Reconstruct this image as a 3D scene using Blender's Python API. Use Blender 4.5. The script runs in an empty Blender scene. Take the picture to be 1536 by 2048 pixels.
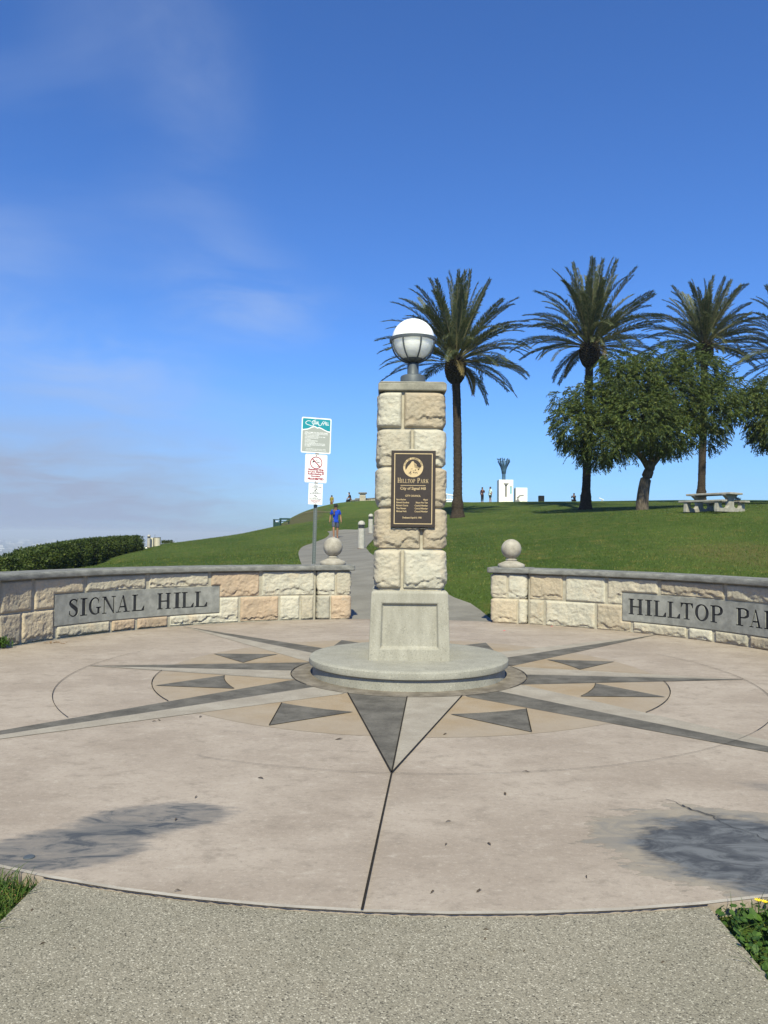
import bpy, bmesh, math, random
import numpy as np
from mathutils import Vector, Matrix

R = math.radians
random.seed(7)
scn = bpy.context.scene
COL = scn.collection

# ------------------------------------------------------------------ camera
F = 1538.0                      # focal length in photograph pixels (1536 wide)
TH, RO, EYE = 0.02977, R(0.58), 1.541
cam_d = bpy.data.cameras.new('camera')
cam_d.sensor_fit = 'HORIZONTAL'
cam_d.sensor_width = 36.0
cam_d.lens = 36.0 * F / 1536.0
cam_d.clip_start = 0.05
cam_d.clip_end = 120000.0
cam = bpy.data.objects.new('camera', cam_d)
COL.objects.link(cam)
_f = Vector((0, math.cos(TH), math.sin(TH)))
_u = Vector((0, -math.sin(TH), math.cos(TH)))
_r = Vector((1, 0, 0))
_c, _s = math.cos(RO), math.sin(RO)
cx_, cy_ = _c * _r + _s * _u, -_s * _r + _c * _u
cam.matrix_world = Matrix(((cx_.x, cy_.x, -_f.x, 0), (cx_.y, cy_.y, -_f.y, 0),
                           (cx_.z, cy_.z, -_f.z, EYE), (0, 0, 0, 1)))
scn.camera = cam

# ------------------------------------------------------------------ light
SUN_EL, SUN_AZ = 46.0, 1.5      # behind the camera, a little to its left
sun_dir = Vector((-math.sin(R(SUN_AZ)) * math.cos(R(SUN_EL)),
                  -math.cos(R(SUN_AZ)) * math.cos(R(SUN_EL)), math.sin(R(SUN_EL))))
sun_d = bpy.data.lights.new('sun', 'SUN')
sun_d.energy = 4.95
sun_d.angle = R(1.4)
sun_d.color = (1.0, 0.955, 0.70)
sun = bpy.data.objects.new('sun', sun_d)
COL.objects.link(sun)
sun.rotation_euler = sun_dir.to_track_quat('Z', 'Y').to_euler()

world = bpy.data.worlds.new('World')
scn.world = world
world.use_nodes = True
wn, wl = world.node_tree.nodes, world.node_tree.links
bg = wn['Background']
bg.inputs[1].default_value = 0.0707
sky = wn.new('ShaderNodeTexSky')
sky.sky_type = 'NISHITA'
sky.sun_disc = False
sky.sun_elevation = R(SUN_EL)
sky.sun_rotation = R(180 + SUN_AZ)
sky.altitude = 110
sky.air_density = 1.0
sky.dust_density = 0.6
sky.ozone_density = 1.6


def wnode(t, **kw):
    n = wn.new(t)
    for k, v in kw.items():
        setattr(n, k, v)
    return n


def wmath(op, a, b=None, clamp=False):
    n = wn.new('ShaderNodeMath')
    n.operation = op
    n.use_clamp = clamp
    for i, v in enumerate((a, b)):
        if v is None:
            continue
        if isinstance(v, (int, float)):
            n.inputs[i].default_value = v
        else:
            wl.new(v, n.inputs[i])
    return n.outputs[0]


def wsmooth(v, lo, hi):
    n = wn.new('ShaderNodeMapRange')
    n.interpolation_type = 'SMOOTHSTEP'
    n.inputs[1].default_value, n.inputs[2].default_value = lo, hi
    n.inputs[3].default_value, n.inputs[4].default_value = 0, 1
    wl.new(v, n.inputs[0])
    return n.outputs[0]


tint = wnode('ShaderNodeMix', data_type='RGBA', blend_type='MULTIPLY')
tint.inputs[0].default_value = 1.0
wl.new(sky.outputs[0], tint.inputs[6])
tint.inputs[7].default_value = (0.595, 1.035, 1.74, 1)
tc = wnode('ShaderNodeTexCoord')
sep = wnode('ShaderNodeSeparateXYZ')
wl.new(tc.outputs['Generated'], sep.inputs[0])
dx, dy, dz = sep.outputs
hz = wmath('MAXIMUM', dz, 0.0)
# cloud-plane coordinates of thin high veils
den = wmath('ADD', hz, 0.16)
cmb = wnode('ShaderNodeCombineXYZ')
wl.new(wmath('DIVIDE', dx, den), cmb.inputs[0])
wl.new(wmath('DIVIDE', dy, den), cmb.inputs[1])
nz = wnode('ShaderNodeTexNoise')
nz.inputs['Scale'].default_value = 0.62
nz.inputs['Detail'].default_value = 5
nz.inputs['Roughness'].default_value = 0.52
nz.inputs['Distortion'].default_value = 0.9
mp = wnode('ShaderNodeMapping')
mp.inputs['Location'].default_value = (1.75, 0.35, 0.0)
mp.inputs['Rotation'].default_value = (0, 0, R(28))
mp.inputs['Scale'].default_value = (1.0, 1.25, 1)
wl.new(cmb.outputs[0], mp.inputs[0])
wl.new(mp.outputs[0], nz.inputs[0])
veil = wsmooth(nz.outputs['Fac'], 0.46, 0.74)
# the coastal side (left) carries more veil and a low fog bank
coast = wsmooth(wmath('MULTIPLY', dx, -1.0), -0.02, 0.42)
veil = wmath('MULTIPLY', veil, wmath('ADD', wmath('MULTIPLY', coast, 0.20), 0.04))
nf = wnode('ShaderNodeTexNoise')
nf.inputs['Scale'].default_value = 2.3
nf.inputs['Detail'].default_value = 6
nf.inputs['Roughness'].default_value = 0.58
nf.inputs['Distortion'].default_value = 0.5
wl.new(cmb.outputs[0], nf.inputs[0])
wisp_tex = wsmooth(nf.outputs['Fac'], 0.30, 0.72)


def wisp(d, sc, amp):
    """A soft drifting scrap of mist round direction d."""
    v = wnode('ShaderNodeVectorMath', operation='SUBTRACT')
    wl.new(tc.outputs['Generated'], v.inputs[0])
    v.inputs[1].default_value = d
    m = wnode('ShaderNodeVectorMath', operation='MULTIPLY')
    wl.new(v.outputs[0], m.inputs[0])
    m.inputs[1].default_value = sc
    ln = wnode('ShaderNodeVectorMath', operation='LENGTH')
    wl.new(m.outputs[0], ln.inputs[0])
    f = wmath('SUBTRACT', 1.0, wsmooth(ln.outputs['Value'], 0.1, 1.0))
    return wmath('MULTIPLY', wmath('MULTIPLY', f, wisp_tex), amp)


for d_, sc_, am_ in (((-.185, .940, .300), (7, 3, 13), .24), ((-.145, .955, .268), (6, 3, 15), .20), ((-.24, .92, .36), (8, 3, 9), .15),
                     ((-.205, .845, .500), (11, 4, 7), .14), ((-.28, .80, .55), (8, 4, 8), .12), ((-.445, .85, .290), (9, 3, 9), .15),
                     ((-.36, .91, .20), (5, 3, 11), .34)):
    veil = wmath('ADD', veil, wisp(d_, sc_, am_), clamp=True)
bank = wmath('SUBTRACT', 1.0, wsmooth(dz, 0.02, 0.24))
bank = wmath('MULTIPLY', bank, wmath('ADD', wmath('MULTIPLY', nf.outputs['Fac'], 1.1), 0.45))
bank = wmath('MULTIPLY', bank, wmath('ADD', wmath('MULTIPLY', coast, 0.85), 0.22), clamp=True)
m1 = wnode('ShaderNodeMix', data_type='RGBA')
wl.new(veil, m1.inputs[0])
wl.new(tint.outputs[2], m1.inputs[6])
m1.inputs[7].default_value = (5.2, 6.3, 8.3, 1)
m2 = wnode('ShaderNodeMix', data_type='RGBA')
wl.new(bank, m2.inputs[0])
wl.new(m1.outputs[2], m2.inputs[6])
m2.inputs[7].default_value = (3.6, 4.45, 6.25, 1)
wl.new(m2.outputs[2], bg.inputs[0])

scn.view_settings.view_transform = 'Standard'
scn.view_settings.look = 'None'
scn.view_settings.exposure = 0.5
scn.view_settings.gamma = 1.0
scn.view_settings.use_curve_mapping = False
scn.render.engine = 'CYCLES'
scn.cycles.use_denoising = True
scn.cycles.max_bounces = 7
scn.cycles.diffuse_bounces = 4
scn.cycles.glossy_bounces = 2
scn.cycles.transmission_bounces = 3
scn.cycles.volume_bounces = 0
scn.cycles.transparent_max_bounces = 6

# ------------------------------------------------------------------ small maths


def at(px, py, d):
    """Point at depth d (metres along +Y) behind photograph pixel (px, py)."""
    u, v = (px - 768) / F, -(py - 1024) / F
    c, s = math.cos(RO), math.sin(RO)
    u, v = c * u - s * v, s * u + c * v
    y = math.cos(TH) - v * math.sin(TH)
    z = math.sin(TH) + v * math.cos(TH)
    return (u / y * d, d, EYE + z / y * d)


def proj(x, y, z):
    d = Vector((x, y, z - EYE))
    k = d.dot(_f)
    return 768 + F * d.dot(cx_) / k, 1024 - F * d.dot(cy_) / k


def sm(a, b, x):
    t = np.clip((np.asarray(x, float) - a) / (b - a), 0, 1)
    return t * t * (3 - 2 * t)


def _hash(i, j, seed):
    h = (i * 374761393 + j * 668265263 + seed * 974711) & 0x7fffffff
    h = ((h ^ (h >> 13)) * 1274126177) & 0x7fffffff
    return ((h ^ (h >> 16)) & 0xffff) / 32767.5 - 1.0


def vnoise(x, y, seed=0):
    x, y = np.asarray(x, float), np.asarray(y, float)
    i, j = np.floor(x).astype(np.int64), np.floor(y).astype(np.int64)
    fx, fy = x - i, y - j
    fx, fy = fx * fx * (3 - 2 * fx), fy * fy * (3 - 2 * fy)
    a, b = _hash(i, j, seed), _hash(i + 1, j, seed)
    c, d = _hash(i, j + 1, seed), _hash(i + 1, j + 1, seed)
    return (a * (1 - fx) + b * fx) * (1 - fy) + (c * (1 - fx) + d * fx) * fy


def fbm(x, y, seed=0, octv=4, gain=0.5):
    out, amp = 0, 1.0
    for k in range(octv):
        out = out + amp * vnoise(np.asarray(x) * 2 ** k, np.asarray(y) * 2 ** k, seed + 17 * k)
        amp *= gain
    return out


# ------------------------------------------------------------------ object helpers
def tag(o, label=None, cat=None, group=None, kind=None):
    if label:
        o['label'] = label
    if cat:
        o['category'] = cat
    if group:
        o['group'] = group
    if kind:
        o['kind'] = kind
    return o


def empty(name, loc=(0, 0, 0), rz=0.0):
    o = bpy.data.objects.new(name, None)
    o.empty_display_size = 0.2
    o.location = loc
    o.rotation_euler = (0, 0, rz)
    COL.objects.link(o)
    return o


class MB:
    """Collects shapes into one mesh."""

    def __init__(self):
        self.v, self.f, self.m = [], [], []

    def add(self, vs, fs, mi=0):
        b = len(self.v)
        self.v.extend([tuple(p) for p in vs])
        for f in fs:
            self.f.append(tuple(i + b for i in f))
            self.m.append(mi)
        return self

    def box(self, x0, x1, y0, y1, z0, z1, mi=0, taper=0.0):
        t = taper
        vs = [(x0, y0, z0), (x1, y0, z0), (x1, y1, z0), (x0, y1, z0),
              (x0 + t, y0 + t, z1), (x1 - t, y0 + t, z1), (x1 - t, y1 - t, z1), (x0 + t, y1 - t, z1)]
        return self.add(vs, [(3, 2, 1, 0), (4, 5, 6, 7), (0, 1, 5, 4), (1, 2, 6, 5), (2, 3, 7, 6), (3, 0, 4, 7)], mi)

    def lathe(self, prof, seg=24, c=(0, 0, 0), mi=0):
        vs, fs = [], []
        n = len(prof)
        for k in range(seg):
            a = 2 * math.pi * k / seg
            for r, z in prof:
                vs.append((c[0] + r * math.cos(a), c[1] + r * math.sin(a), c[2] + z))
        for k in range(seg):
            k2 = (k + 1) % seg
            for i in range(n - 1):
                fs.append((k * n + i, k2 * n + i, k2 * n + i + 1, k * n + i + 1))
        fs.append(tuple(k * n for k in reversed(range(seg))))
        fs.append(tuple(k * n + n - 1 for k in range(seg)))
        return self.add(vs, fs, mi)

    def tube(self, pts, rad, seg=8, mi=0, closed=False):
        pts = [Vector(p) for p in pts]
        n = len(pts)
        rads = rad if isinstance(rad, (list, tuple)) else [rad] * n
        vs, fs = [], []
        for i, p in enumerate(pts):
            if closed:
                t = pts[(i + 1) % n] - pts[i - 1]
            else:
                t = pts[min(i + 1, n - 1)] - pts[max(i - 1, 0)]
            t.normalize()
            up = Vector((0, 0, 1)) if abs(t.z) < 0.95 else Vector((0, 1, 0))
            a = t.cross(up).normalized()
            b = a.cross(t).normalized()
            for k in range(seg):
                w = 2 * math.pi * k / seg
                vs.append(p + (a * math.cos(w) + b * math.sin(w)) * rads[i])
        for i in range(n if closed else n - 1):
            j = (i + 1) % n
            for k in range(seg):
                k2 = (k + 1) % seg
                fs.append((i * seg + k, i * seg + k2, j * seg + k2, j * seg + k))
        if not closed:
            fs.append(tuple(reversed(range(seg))))
            fs.append(tuple((n - 1) * seg + k for k in range(seg)))
        return self.add(vs, fs, mi)

    def prism(self, pts, d0, d1, mi=0, plane='xy'):
        """Polygon pts extruded from d0 to d1 along the third axis."""
        n = len(pts)

        def P(p, d):
            return (p[0], p[1], d) if plane == 'xy' else (p[0], d, p[1])
        vs = [P(p, d0) for p in pts] + [P(p, d1) for p in pts]
        fs = [tuple(reversed(range(n))), tuple(range(n, 2 * n))]
        fs += [(i, (i + 1) % n, (i + 1) % n + n, i + n) for i in range(n)]
        return self.add(vs, fs, mi)

    def ball(self, c, r, seg=20, ring=12, sz=1.0, mi=0):
        prof = []
        for i in range(ring + 1):
            a = -math.pi / 2 + math.pi * i / ring
            prof.append((max(r * math.cos(a), 1e-4), r * sz * math.sin(a)))
        return self.lathe(prof, seg, c, mi)

    def build(self, name, mat, parent=None, org=None, smooth=False, autos=None, fix=True):
        me = bpy.data.meshes.new(name)
        vs = self.v
        if org is not None:
            vs = [(p[0] - org[0], p[1] - org[1], p[2] - org[2]) for p in vs]
        me.from_pydata(vs, [], self.f)
        for m in (mat if isinstance(mat, (list, tuple)) else [mat]):
            me.materials.append(m)
        if any(self.m):
            me.polygons.foreach_set('material_index', self.m)
        if fix:
            bm = bmesh.new()
            bm.from_mesh(me)
            bmesh.ops.recalc_face_normals(bm, faces=bm.faces)
            bm.to_mesh(me)
            bm.free()
        if smooth:
            me.polygons.foreach_set('use_smooth', [True] * len(me.polygons))
            if autos:
                me.set_sharp_from_angle(angle=R(autos))
        me.update()
        return link(name, me, parent)


def link(name, me, parent=None):
    o = bpy.data.objects.new(name, me)
    COL.objects.link(o)
    if parent is not None:
        o.parent = parent
    return o


def np_mesh(name, verts, faces, mat, parent=None, smooth=False):
    """Fast mesh from numpy verts (n,3) and faces (m,k)."""
    me = bpy.data.meshes.new(name)
    verts = np.asarray(verts, np.float32)
    faces = np.asarray(faces, np.int32)
    k = faces.shape[1]
    me.vertices.add(len(verts))
    me.vertices.foreach_set('co', verts.ravel())
    me.loops.add(faces.size)
    me.loops.foreach_set('vertex_index', faces.ravel())
    me.polygons.add(len(faces))
    me.polygons.foreach_set('loop_start', np.arange(0, faces.size, k, dtype=np.int32))
    if smooth:
        me.polygons.foreach_set('use_smooth', np.ones(len(faces), bool))
    me.materials.append(mat)
    me.update(calc_edges=True)
    me.validate()
    return link(name, me, parent)


def bevel(o, w=0.01, seg=2):
    m = o.modifiers.new('bevel', 'BEVEL')
    m.width = w
    m.segments = seg
    m.limit_method = 'ANGLE'
    m.angle_limit = R(35)
    return o


def copy_tree(o, parent=None):
    c = o.copy()
    COL.objects.link(c)
    if parent is not None:
        c.parent = parent
    for ch in [k for k in bpy.data.objects if k.parent == o]:
        copy_tree(ch, c)
    return c


# ------------------------------------------------------------------ materials
class Mat:
    def __init__(self, name, rough=0.85, spec=0.25):
        self.m = bpy.data.materials.new(name)
        self.m.use_nodes = True
        self.n, self.l = self.m.node_tree.nodes, self.m.node_tree.links
        self.b = self.n['Principled BSDF']
        self.b.inputs['Roughness'].default_value = rough
        self.b.inputs['Specular IOR Level'].default_value = spec
        self.tc = self.n.new('ShaderNodeTexCoord')
        self.co = self.tc.outputs['Object']

    def val(self, sock, v):
        if hasattr(v, 'is_linked'):
            self.l.new(v, sock)
        else:
            if isinstance(v, tuple) and len(v) == 3:
                v = v + (1,)
            sock.default_value = v

    def mapping(self, scale=(1, 1, 1), loc=(0, 0, 0), rot=(0, 0, 0), co=None):
        n = self.n.new('ShaderNodeMapping')
        n.inputs['Scale'].default_value = scale
        n.inputs['Location'].default_value = loc
        n.inputs['Rotation'].default_value = rot
        self.l.new(co or self.co, n.inputs[0])
        return n.outputs[0]

    def noise(self, scale, detail=4, rough=0.55, co=None, dist=0.0):
        n = self.n.new('ShaderNodeTexNoise')
        n.inputs['Scale'].default_value = scale
        n.inputs['Detail'].default_value = detail
        n.inputs['Roughness'].default_value = rough
        n.inputs['Distortion'].default_value = dist
        self.l.new(co or self.co, n.inputs[0])
        return n.outputs['Fac']

    def voro(self, scale, co=None, feature='F1', out='Distance'):
        n = self.n.new('ShaderNodeTexVoronoi')
        n.feature = feature
        n.inputs['Scale'].default_value = scale
        self.l.new(co or self.co, n.inputs[0])
        return n.outputs[out]

    def math(self, op, a, b=0.0, clamp=False):
        n = self.n.new('ShaderNodeMath')
        n.operation = op
        n.use_clamp = clamp
        self.val(n.inputs[0], a)
        self.val(n.inputs[1], b)
        return n.outputs[0]

    def smooth(self, v, lo, hi, a=0.0, b=1.0):
        n = self.n.new('ShaderNodeMapRange')
        n.interpolation_type = 'SMOOTHSTEP'
        for i, x in enumerate((v, lo, hi, a, b)):
            self.val(n.inputs[i], x)
        return n.outputs[0]

    def mix(self, f, a, b, mode='MIX'):
        n = self.n.new('ShaderNodeMix')
        n.data_type = 'RGBA'
        n.blend_type = mode
        self.val(n.inputs[0], f)
        self.val(n.inputs[6], a)
        self.val(n.inputs[7], b)
        return n.outputs[2]

    def ramp(self, f, stops, const=False):
        n = self.n.new('ShaderNodeValToRGB')
        if const:
            n.color_ramp.interpolation = 'CONSTANT'
        e = n.color_ramp.elements
        while len(e) < len(stops):
            e.new(0.5)
        for k, (p, c) in enumerate(stops):
            e[k].position = p
            e[k].color = c + (1,)
        self.l.new(f, n.inputs[0])
        return n.outputs[0]

    def sepxyz(self, co=None):
        n = self.n.new('ShaderNodeSeparateXYZ')
        self.l.new(co or self.co, n.inputs[0])
        return n.outputs

    def objcolor(self):
        return self.n.new('ShaderNodeObjectInfo').outputs['Color']

    def objrandom(self):
        return self.n.new('ShaderNodeObjectInfo').outputs['Random']

    def color(self, c):
        self.val(self.b.inputs['Base Color'], c)
        return self

    def bump(self, h, strength=0.3, dist=0.01):
        n = self.n.new('ShaderNodeBump')
        n.inputs['Strength'].default_value = strength
        n.inputs['Distance'].default_value = dist
        self.val(n.inputs['Height'], h)
        self.l.new(n.outputs[0], self.b.inputs['Normal'])
        return self


M = {}


def plain(name, c, rough=0.6, spec=0.3, metal=0.0, var=0.12, scale=8.0):
    t = Mat(name, rough, spec)
    n = t.noise(scale, 4)
    d = tuple(x * (1 - var * 2) for x in c)
    t.color(t.mix(n, d, tuple(min(1, x * (1 + var)) for x in c)))
    t.b.inputs['Metallic'].default_value = metal
    M[name] = t.m
    return t


def concrete(name, c1, c2, speck=0.25, sc=3.0, fine=90.0, bump=0.12, stretch=(1, 1, 1)):
    t = Mat(name, 0.9, 0.2)
    n = t.noise(sc, 6, 0.62, co=t.mapping(stretch))
    n = t.smooth(n, 0.3, 0.72)
    base = t.mix(n, c1, c2)
    f = t.noise(fine, 3, 0.6)
    base = t.mix(t.smooth(f, 0.58, 0.72), base, t.mix(1.0, base, (1 - speck,) * 3, 'MULTIPLY'))
    base = t.mix(t.smooth(f, 0.42, 0.30), base, t.mix(1.0, base, (1 + speck * 0.8,) * 3, 'MULTIPLY'))
    g = t.noise(sc * 5, 5, 0.7)
    base = t.mix(t.smooth(g, 0.55, 0.8, 0, 0.35), base, tuple(x * 0.62 for x in c1))
    t.color(base)
    t.bump(f, bump, 0.004)
    M[name] = t.m
    return t


# plaza paving with the two bluish stains and a weathered film
t = Mat('plaza_concrete', 0.85, 0.25)
n1 = t.noise(0.9, 6, 0.62, co=t.mapping((1, 1.5, 1), rot=(0, 0, R(8))))
n2 = t.noise(5.5, 7, 0.72, co=t.mapping((1, 1.35, 1), rot=(0, 0, R(-12))))
n3 = t.noise(85, 4, 0.65)
base = t.mix(t.smooth(n1, 0.34, 0.66), (0.262, 0.215, 0.176), (0.335, 0.282, 0.236))
base = t.mix(t.smooth(n2, 0.50, 0.68, 0, 0.75), base, (0.215, 0.178, 0.146))
base = t.mix(t.smooth(n2, 0.45, 0.28, 0, 0.65), base, (0.400, 0.350, 0.300))
n5 = t.noise(26, 6, 0.78, co=t.mapping((1, 1.3, 1), rot=(0, 0, R(6))))
base = t.mix(t.smooth(n5, 0.52, 0.66, 0, 0.6), base, (0.205, 0.170, 0.140))
base = t.mix(t.smooth(n5, 0.46, 0.33, 0, 0.55), base, (0.405, 0.355, 0.300))
base = t.mix(t.smooth(n3, 0.57, 0.72, 0, 0.5), base, (0.165, 0.136, 0.112))
base = t.mix(t.smooth(n3, 0.42, 0.28, 0, 0.5), base, (0.460, 0.410, 0.350))
sp = t.voro(7.0)
base = t.mix(t.smooth(sp, 0.024, 0.012, 0, 0.6), base, (0.09, 0.078, 0.066))
# dirt washed against the walls at the rim and round the base
rr = t.sepxyz()
rad = t.math('SQRT', t.math('ADD', t.math('MULTIPLY', rr[0], rr[0]), t.math('MULTIPLY', rr[1], rr[1])))
rim = t.math('MULTIPLY', t.smooth(rad, 4.7, 5.5), t.smooth(rr[1], 0.5, 3.0))
base = t.mix(t.math('MULTIPLY', rim, t.smooth(n2, 0.42, 0.62, 0.1, 0.55)), base, (0.190, 0.150, 0.118))


def blob(t, cx, cy, rx, ry, rot, warp, soft, stretch=(1.6, 3.2)):
    """Soft-edged stain mask round (cx, cy), its edge frayed by noise."""
    p = t.mapping((1, 1, 1), (0, 0, 0))
    w1 = t.noise(2.4, 5, 0.62, co=t.mapping((stretch[0], stretch[1], 1), rot=(0, 0, rot)))
    w2 = t.noise(13, 4, 0.65, co=t.mapping((0.55, 2.2, 1), rot=(0, 0, rot)))
    s = t.sepxyz(t.mapping((1, 1, 1), rot=(0, 0, -rot), co=t.mapping((1, 1, 1), (-cx, -cy, 0))))
    a = t.math('DIVIDE', s[0], rx)
    b = t.math('DIVIDE', s[1], ry)
    d = t.math('SQRT', t.math('ADD', t.math('MULTIPLY', a, a), t.math('MULTIPLY', b, b)))
    d = t.math('ADD', d, t.math('MULTIPLY', t.math('SUBTRACT', w1, 0.5), warp))
    d = t.math('ADD', d, t.math('MULTIPLY', t.math('SUBTRACT', w2, 0.5), warp * 0.45))
    return t.smooth(d, 1.0, 1.0 - soft)


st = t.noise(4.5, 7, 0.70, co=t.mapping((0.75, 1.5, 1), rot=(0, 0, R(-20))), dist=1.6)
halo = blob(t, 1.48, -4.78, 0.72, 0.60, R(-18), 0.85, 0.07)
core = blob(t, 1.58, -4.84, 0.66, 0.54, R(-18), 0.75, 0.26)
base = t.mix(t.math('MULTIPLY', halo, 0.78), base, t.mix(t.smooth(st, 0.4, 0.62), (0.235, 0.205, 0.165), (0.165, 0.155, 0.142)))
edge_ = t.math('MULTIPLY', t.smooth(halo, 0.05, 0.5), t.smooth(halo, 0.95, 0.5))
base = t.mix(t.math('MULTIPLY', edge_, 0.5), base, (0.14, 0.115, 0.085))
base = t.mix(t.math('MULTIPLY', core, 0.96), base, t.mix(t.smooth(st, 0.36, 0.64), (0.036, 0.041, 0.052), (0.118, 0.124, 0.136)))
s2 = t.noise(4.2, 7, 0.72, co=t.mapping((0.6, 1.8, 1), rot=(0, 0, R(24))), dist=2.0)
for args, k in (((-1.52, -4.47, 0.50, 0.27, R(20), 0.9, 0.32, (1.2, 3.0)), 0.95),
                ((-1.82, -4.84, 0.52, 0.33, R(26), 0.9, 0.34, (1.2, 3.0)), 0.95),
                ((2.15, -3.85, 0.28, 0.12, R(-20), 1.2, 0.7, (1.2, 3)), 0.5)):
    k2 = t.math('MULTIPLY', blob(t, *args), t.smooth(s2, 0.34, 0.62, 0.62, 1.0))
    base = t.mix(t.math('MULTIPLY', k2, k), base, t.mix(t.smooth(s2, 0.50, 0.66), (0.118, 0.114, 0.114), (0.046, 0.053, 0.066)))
t.color(base)
hh = t.math('ADD', t.math('MULTIPLY', n3, 0.6), n2)
t.bump(hh, 0.16, 0.006)
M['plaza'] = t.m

# washed aggregate walk in the foreground
t = Mat('aggregate', 0.9, 0.25)
vc = t.voro(190, out='Color')
vd = t.voro(190)
s = t.n.new('ShaderNodeSeparateColor')
t.l.new(vc, s.inputs[0])
big = t.noise(1.2, 5, 0.6)
base = t.ramp(s.outputs[0], [(0.0, (0.050, 0.043, 0.034)), (0.07, (0.120, 0.108, 0.085)), (0.16, (0.212, 0.188, 0.145)), (0.50, (0.253, 0.226, 0.176)),
                             (0.86, (0.292, 0.262, 0.206)), (0.96, (0.47, 0.43, 0.35))])
base = t.mix(t.smooth(vd, 0.40, 0.75, 0, 0.7), base, (0.165, 0.150, 0.118))
base = t.mix(t.smooth(big, 0.42, 0.70, 0, 0.6), base, t.mix(1.0, base, (0.78, 0.80, 0.78), 'MULTIPLY'))
b2 = t.noise(7, 5, 0.7)
base = t.mix(t.smooth(b2, 0.52, 0.72, 0, 0.5), base, t.mix(1.0, base, (0.80, 0.77, 0.72), 'MULTIPLY'))
t.color(base)
t.bump(t.math('SUBTRACT', 1.0, vd), 0.35, 0.004)
M['aggregate'] = t.m

concrete('compass_dark', (0.072, 0.066, 0.058), (0.138, 0.127, 0.112), 0.35, 3.6, 45, 0.1, (1, 1.15, 1))
concrete('compass_light', (0.245, 0.214, 0.178), (0.315, 0.283, 0.240), 0.25, 3.0, 60, 0.1, (1, 1.2, 1))
t = concrete('compass_tan', (0.262, 0.196, 0.126), (0.300, 0.243, 0.180), 0.25, 2.4, 60, 0.1, (1, 1.2, 1))
s_ = t.sepxyz()
rad = t.math('SQRT', t.math('ADD', t.math('MULTIPLY', s_[0], s_[0]), t.math('MULTIPLY', s_[1], s_[1])))
lk = t.b.inputs['Base Color'].links[0].from_socket
wear = t.math('ADD', rad, t.math('MULTIPLY', t.math('SUBTRACT', t.noise(2.2, 5, 0.65), 0.5), 1.3))
t.color(t.mix(t.smooth(wear, 1.8, 3.0, 0.0, 0.72), lk, t.mix(t.noise(9, 5, 0.7), (0.215, 0.176, 0.142), (0.335, 0.286, 0.236))))
concrete('ring_brown', (0.115, 0.098, 0.078), (0.220, 0.192, 0.158), 0.3, 5.0, 60, 0.1)
concrete('edge_band', (0.290, 0.258, 0.220), (0.400, 0.365, 0.320), 0.25, 5, 80)
concrete('path_concrete', (0.145, 0.135, 0.116), (0.200, 0.188, 0.164), 0.25, 0.9, 40, 0.1, (1, 1.6, 1))
concrete('plinth_concrete', (0.258, 0.244, 0.204), (0.325, 0.309, 0.264), 0.35, 4, 70, 0.25, (2.4, 2.4, 0.7))
concrete('base_concrete', (0.240, 0.230, 0.197), (0.290, 0.279, 0.242), 0.5, 5, 75, 0.35)
concrete('coping', (0.115, 0.115, 0.110), (0.215, 0.213, 0.200), 0.4, 6, 100, 0.25, (1, 1, 2.5))
concrete('cap_stone', (0.175, 0.165, 0.135), (0.300, 0.285, 0.235), 0.45, 6, 110, 0.3)
concrete('finial', (0.245, 0.222, 0.185), (0.370, 0.340, 0.290), 0.3, 7, 80, 0.2)
concrete('name_panel', (0.165, 0.166, 0.158), (0.265, 0.265, 0.250), 0.2, 7, 120, 0.15)
concrete('mortar', (0.300, 0.270, 0.210), (0.420, 0.380, 0.300), 0.3, 9, 90, 0.3)
concrete('mortar_grey', (0.270, 0.245, 0.195), (0.390, 0.360, 0.290), 0.3, 9, 90, 0.3)
concrete('table_concrete', (0.235, 0.222, 0.190), (0.345, 0.328, 0.285), 0.3, 5, 60, 0.2)
concrete('bollard_white', (0.300, 0.285, 0.255), (0.410, 0.392, 0.355), 0.12, 7, 30, 0.05)
concrete('monument_white', (0.80, 0.78, 0.70), (0.86, 0.84, 0.76), 0.04, 2, 30, 0.02)
concrete('dirt', (0.150, 0.110, 0.075), (0.240, 0.185, 0.130), 0.3, 2, 20, 0.3)

# split-faced limestone; the tint of each stone rides on its object colour
t = Mat('limestone', 0.9, 0.2)
oc = t.objcolor()
rnd = t.objrandom()
off = t.n.new('ShaderNodeCombineXYZ')
t.l.new(t.math('MULTIPLY', rnd, 37.0), off.inputs[0])
t.l.new(t.math('MULTIPLY', rnd, 91.0), off.inputs[1])
va = t.n.new('ShaderNodeVectorMath')
va.operation = 'ADD'
t.l.new(t.co, va.inputs[0])
t.l.new(off.outputs[0], va.inputs[1])
cc = va.outputs[0]
a = t.noise(5.0, 6, 0.65, co=cc)
b = t.noise(22, 5, 0.7, co=cc)
c = t.noise(95, 3, 0.6, co=cc)
base = t.mix(t.smooth(a, 0.36, 0.66), oc, t.mix(1.0, oc, (0.86, 0.89, 0.91), 'MULTIPLY'))
base = t.mix(t.smooth(b, 0.54, 0.74, 0, 0.6), base, t.mix(1.0, oc, (0.62, 0.60, 0.58), 'MULTIPLY'))
base = t.mix(t.smooth(b, 0.44, 0.28, 0, 0.7), base, t.mix(1.0, oc, (1.18, 1.16, 1.10), 'MULTIPLY'))
d2 = t.noise(3.1, 4, 0.6, co=cc)
base = t.mix(t.smooth(d2, 0.56, 0.74, 0, 0.35), base, (0.47, 0.345, 0.22))
e2 = t.noise(4.3, 5, 0.65, co=t.mapping(loc=(3, 7, 1), co=cc))
base = t.mix(t.smooth(e2, 0.56, 0.76, 0, 0.65), base, (0.285, 0.275, 0.235))
base = t.mix(t.smooth(c, 0.66, 0.76, 0, 0.5), base, (0.17, 0.15, 0.12))
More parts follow.
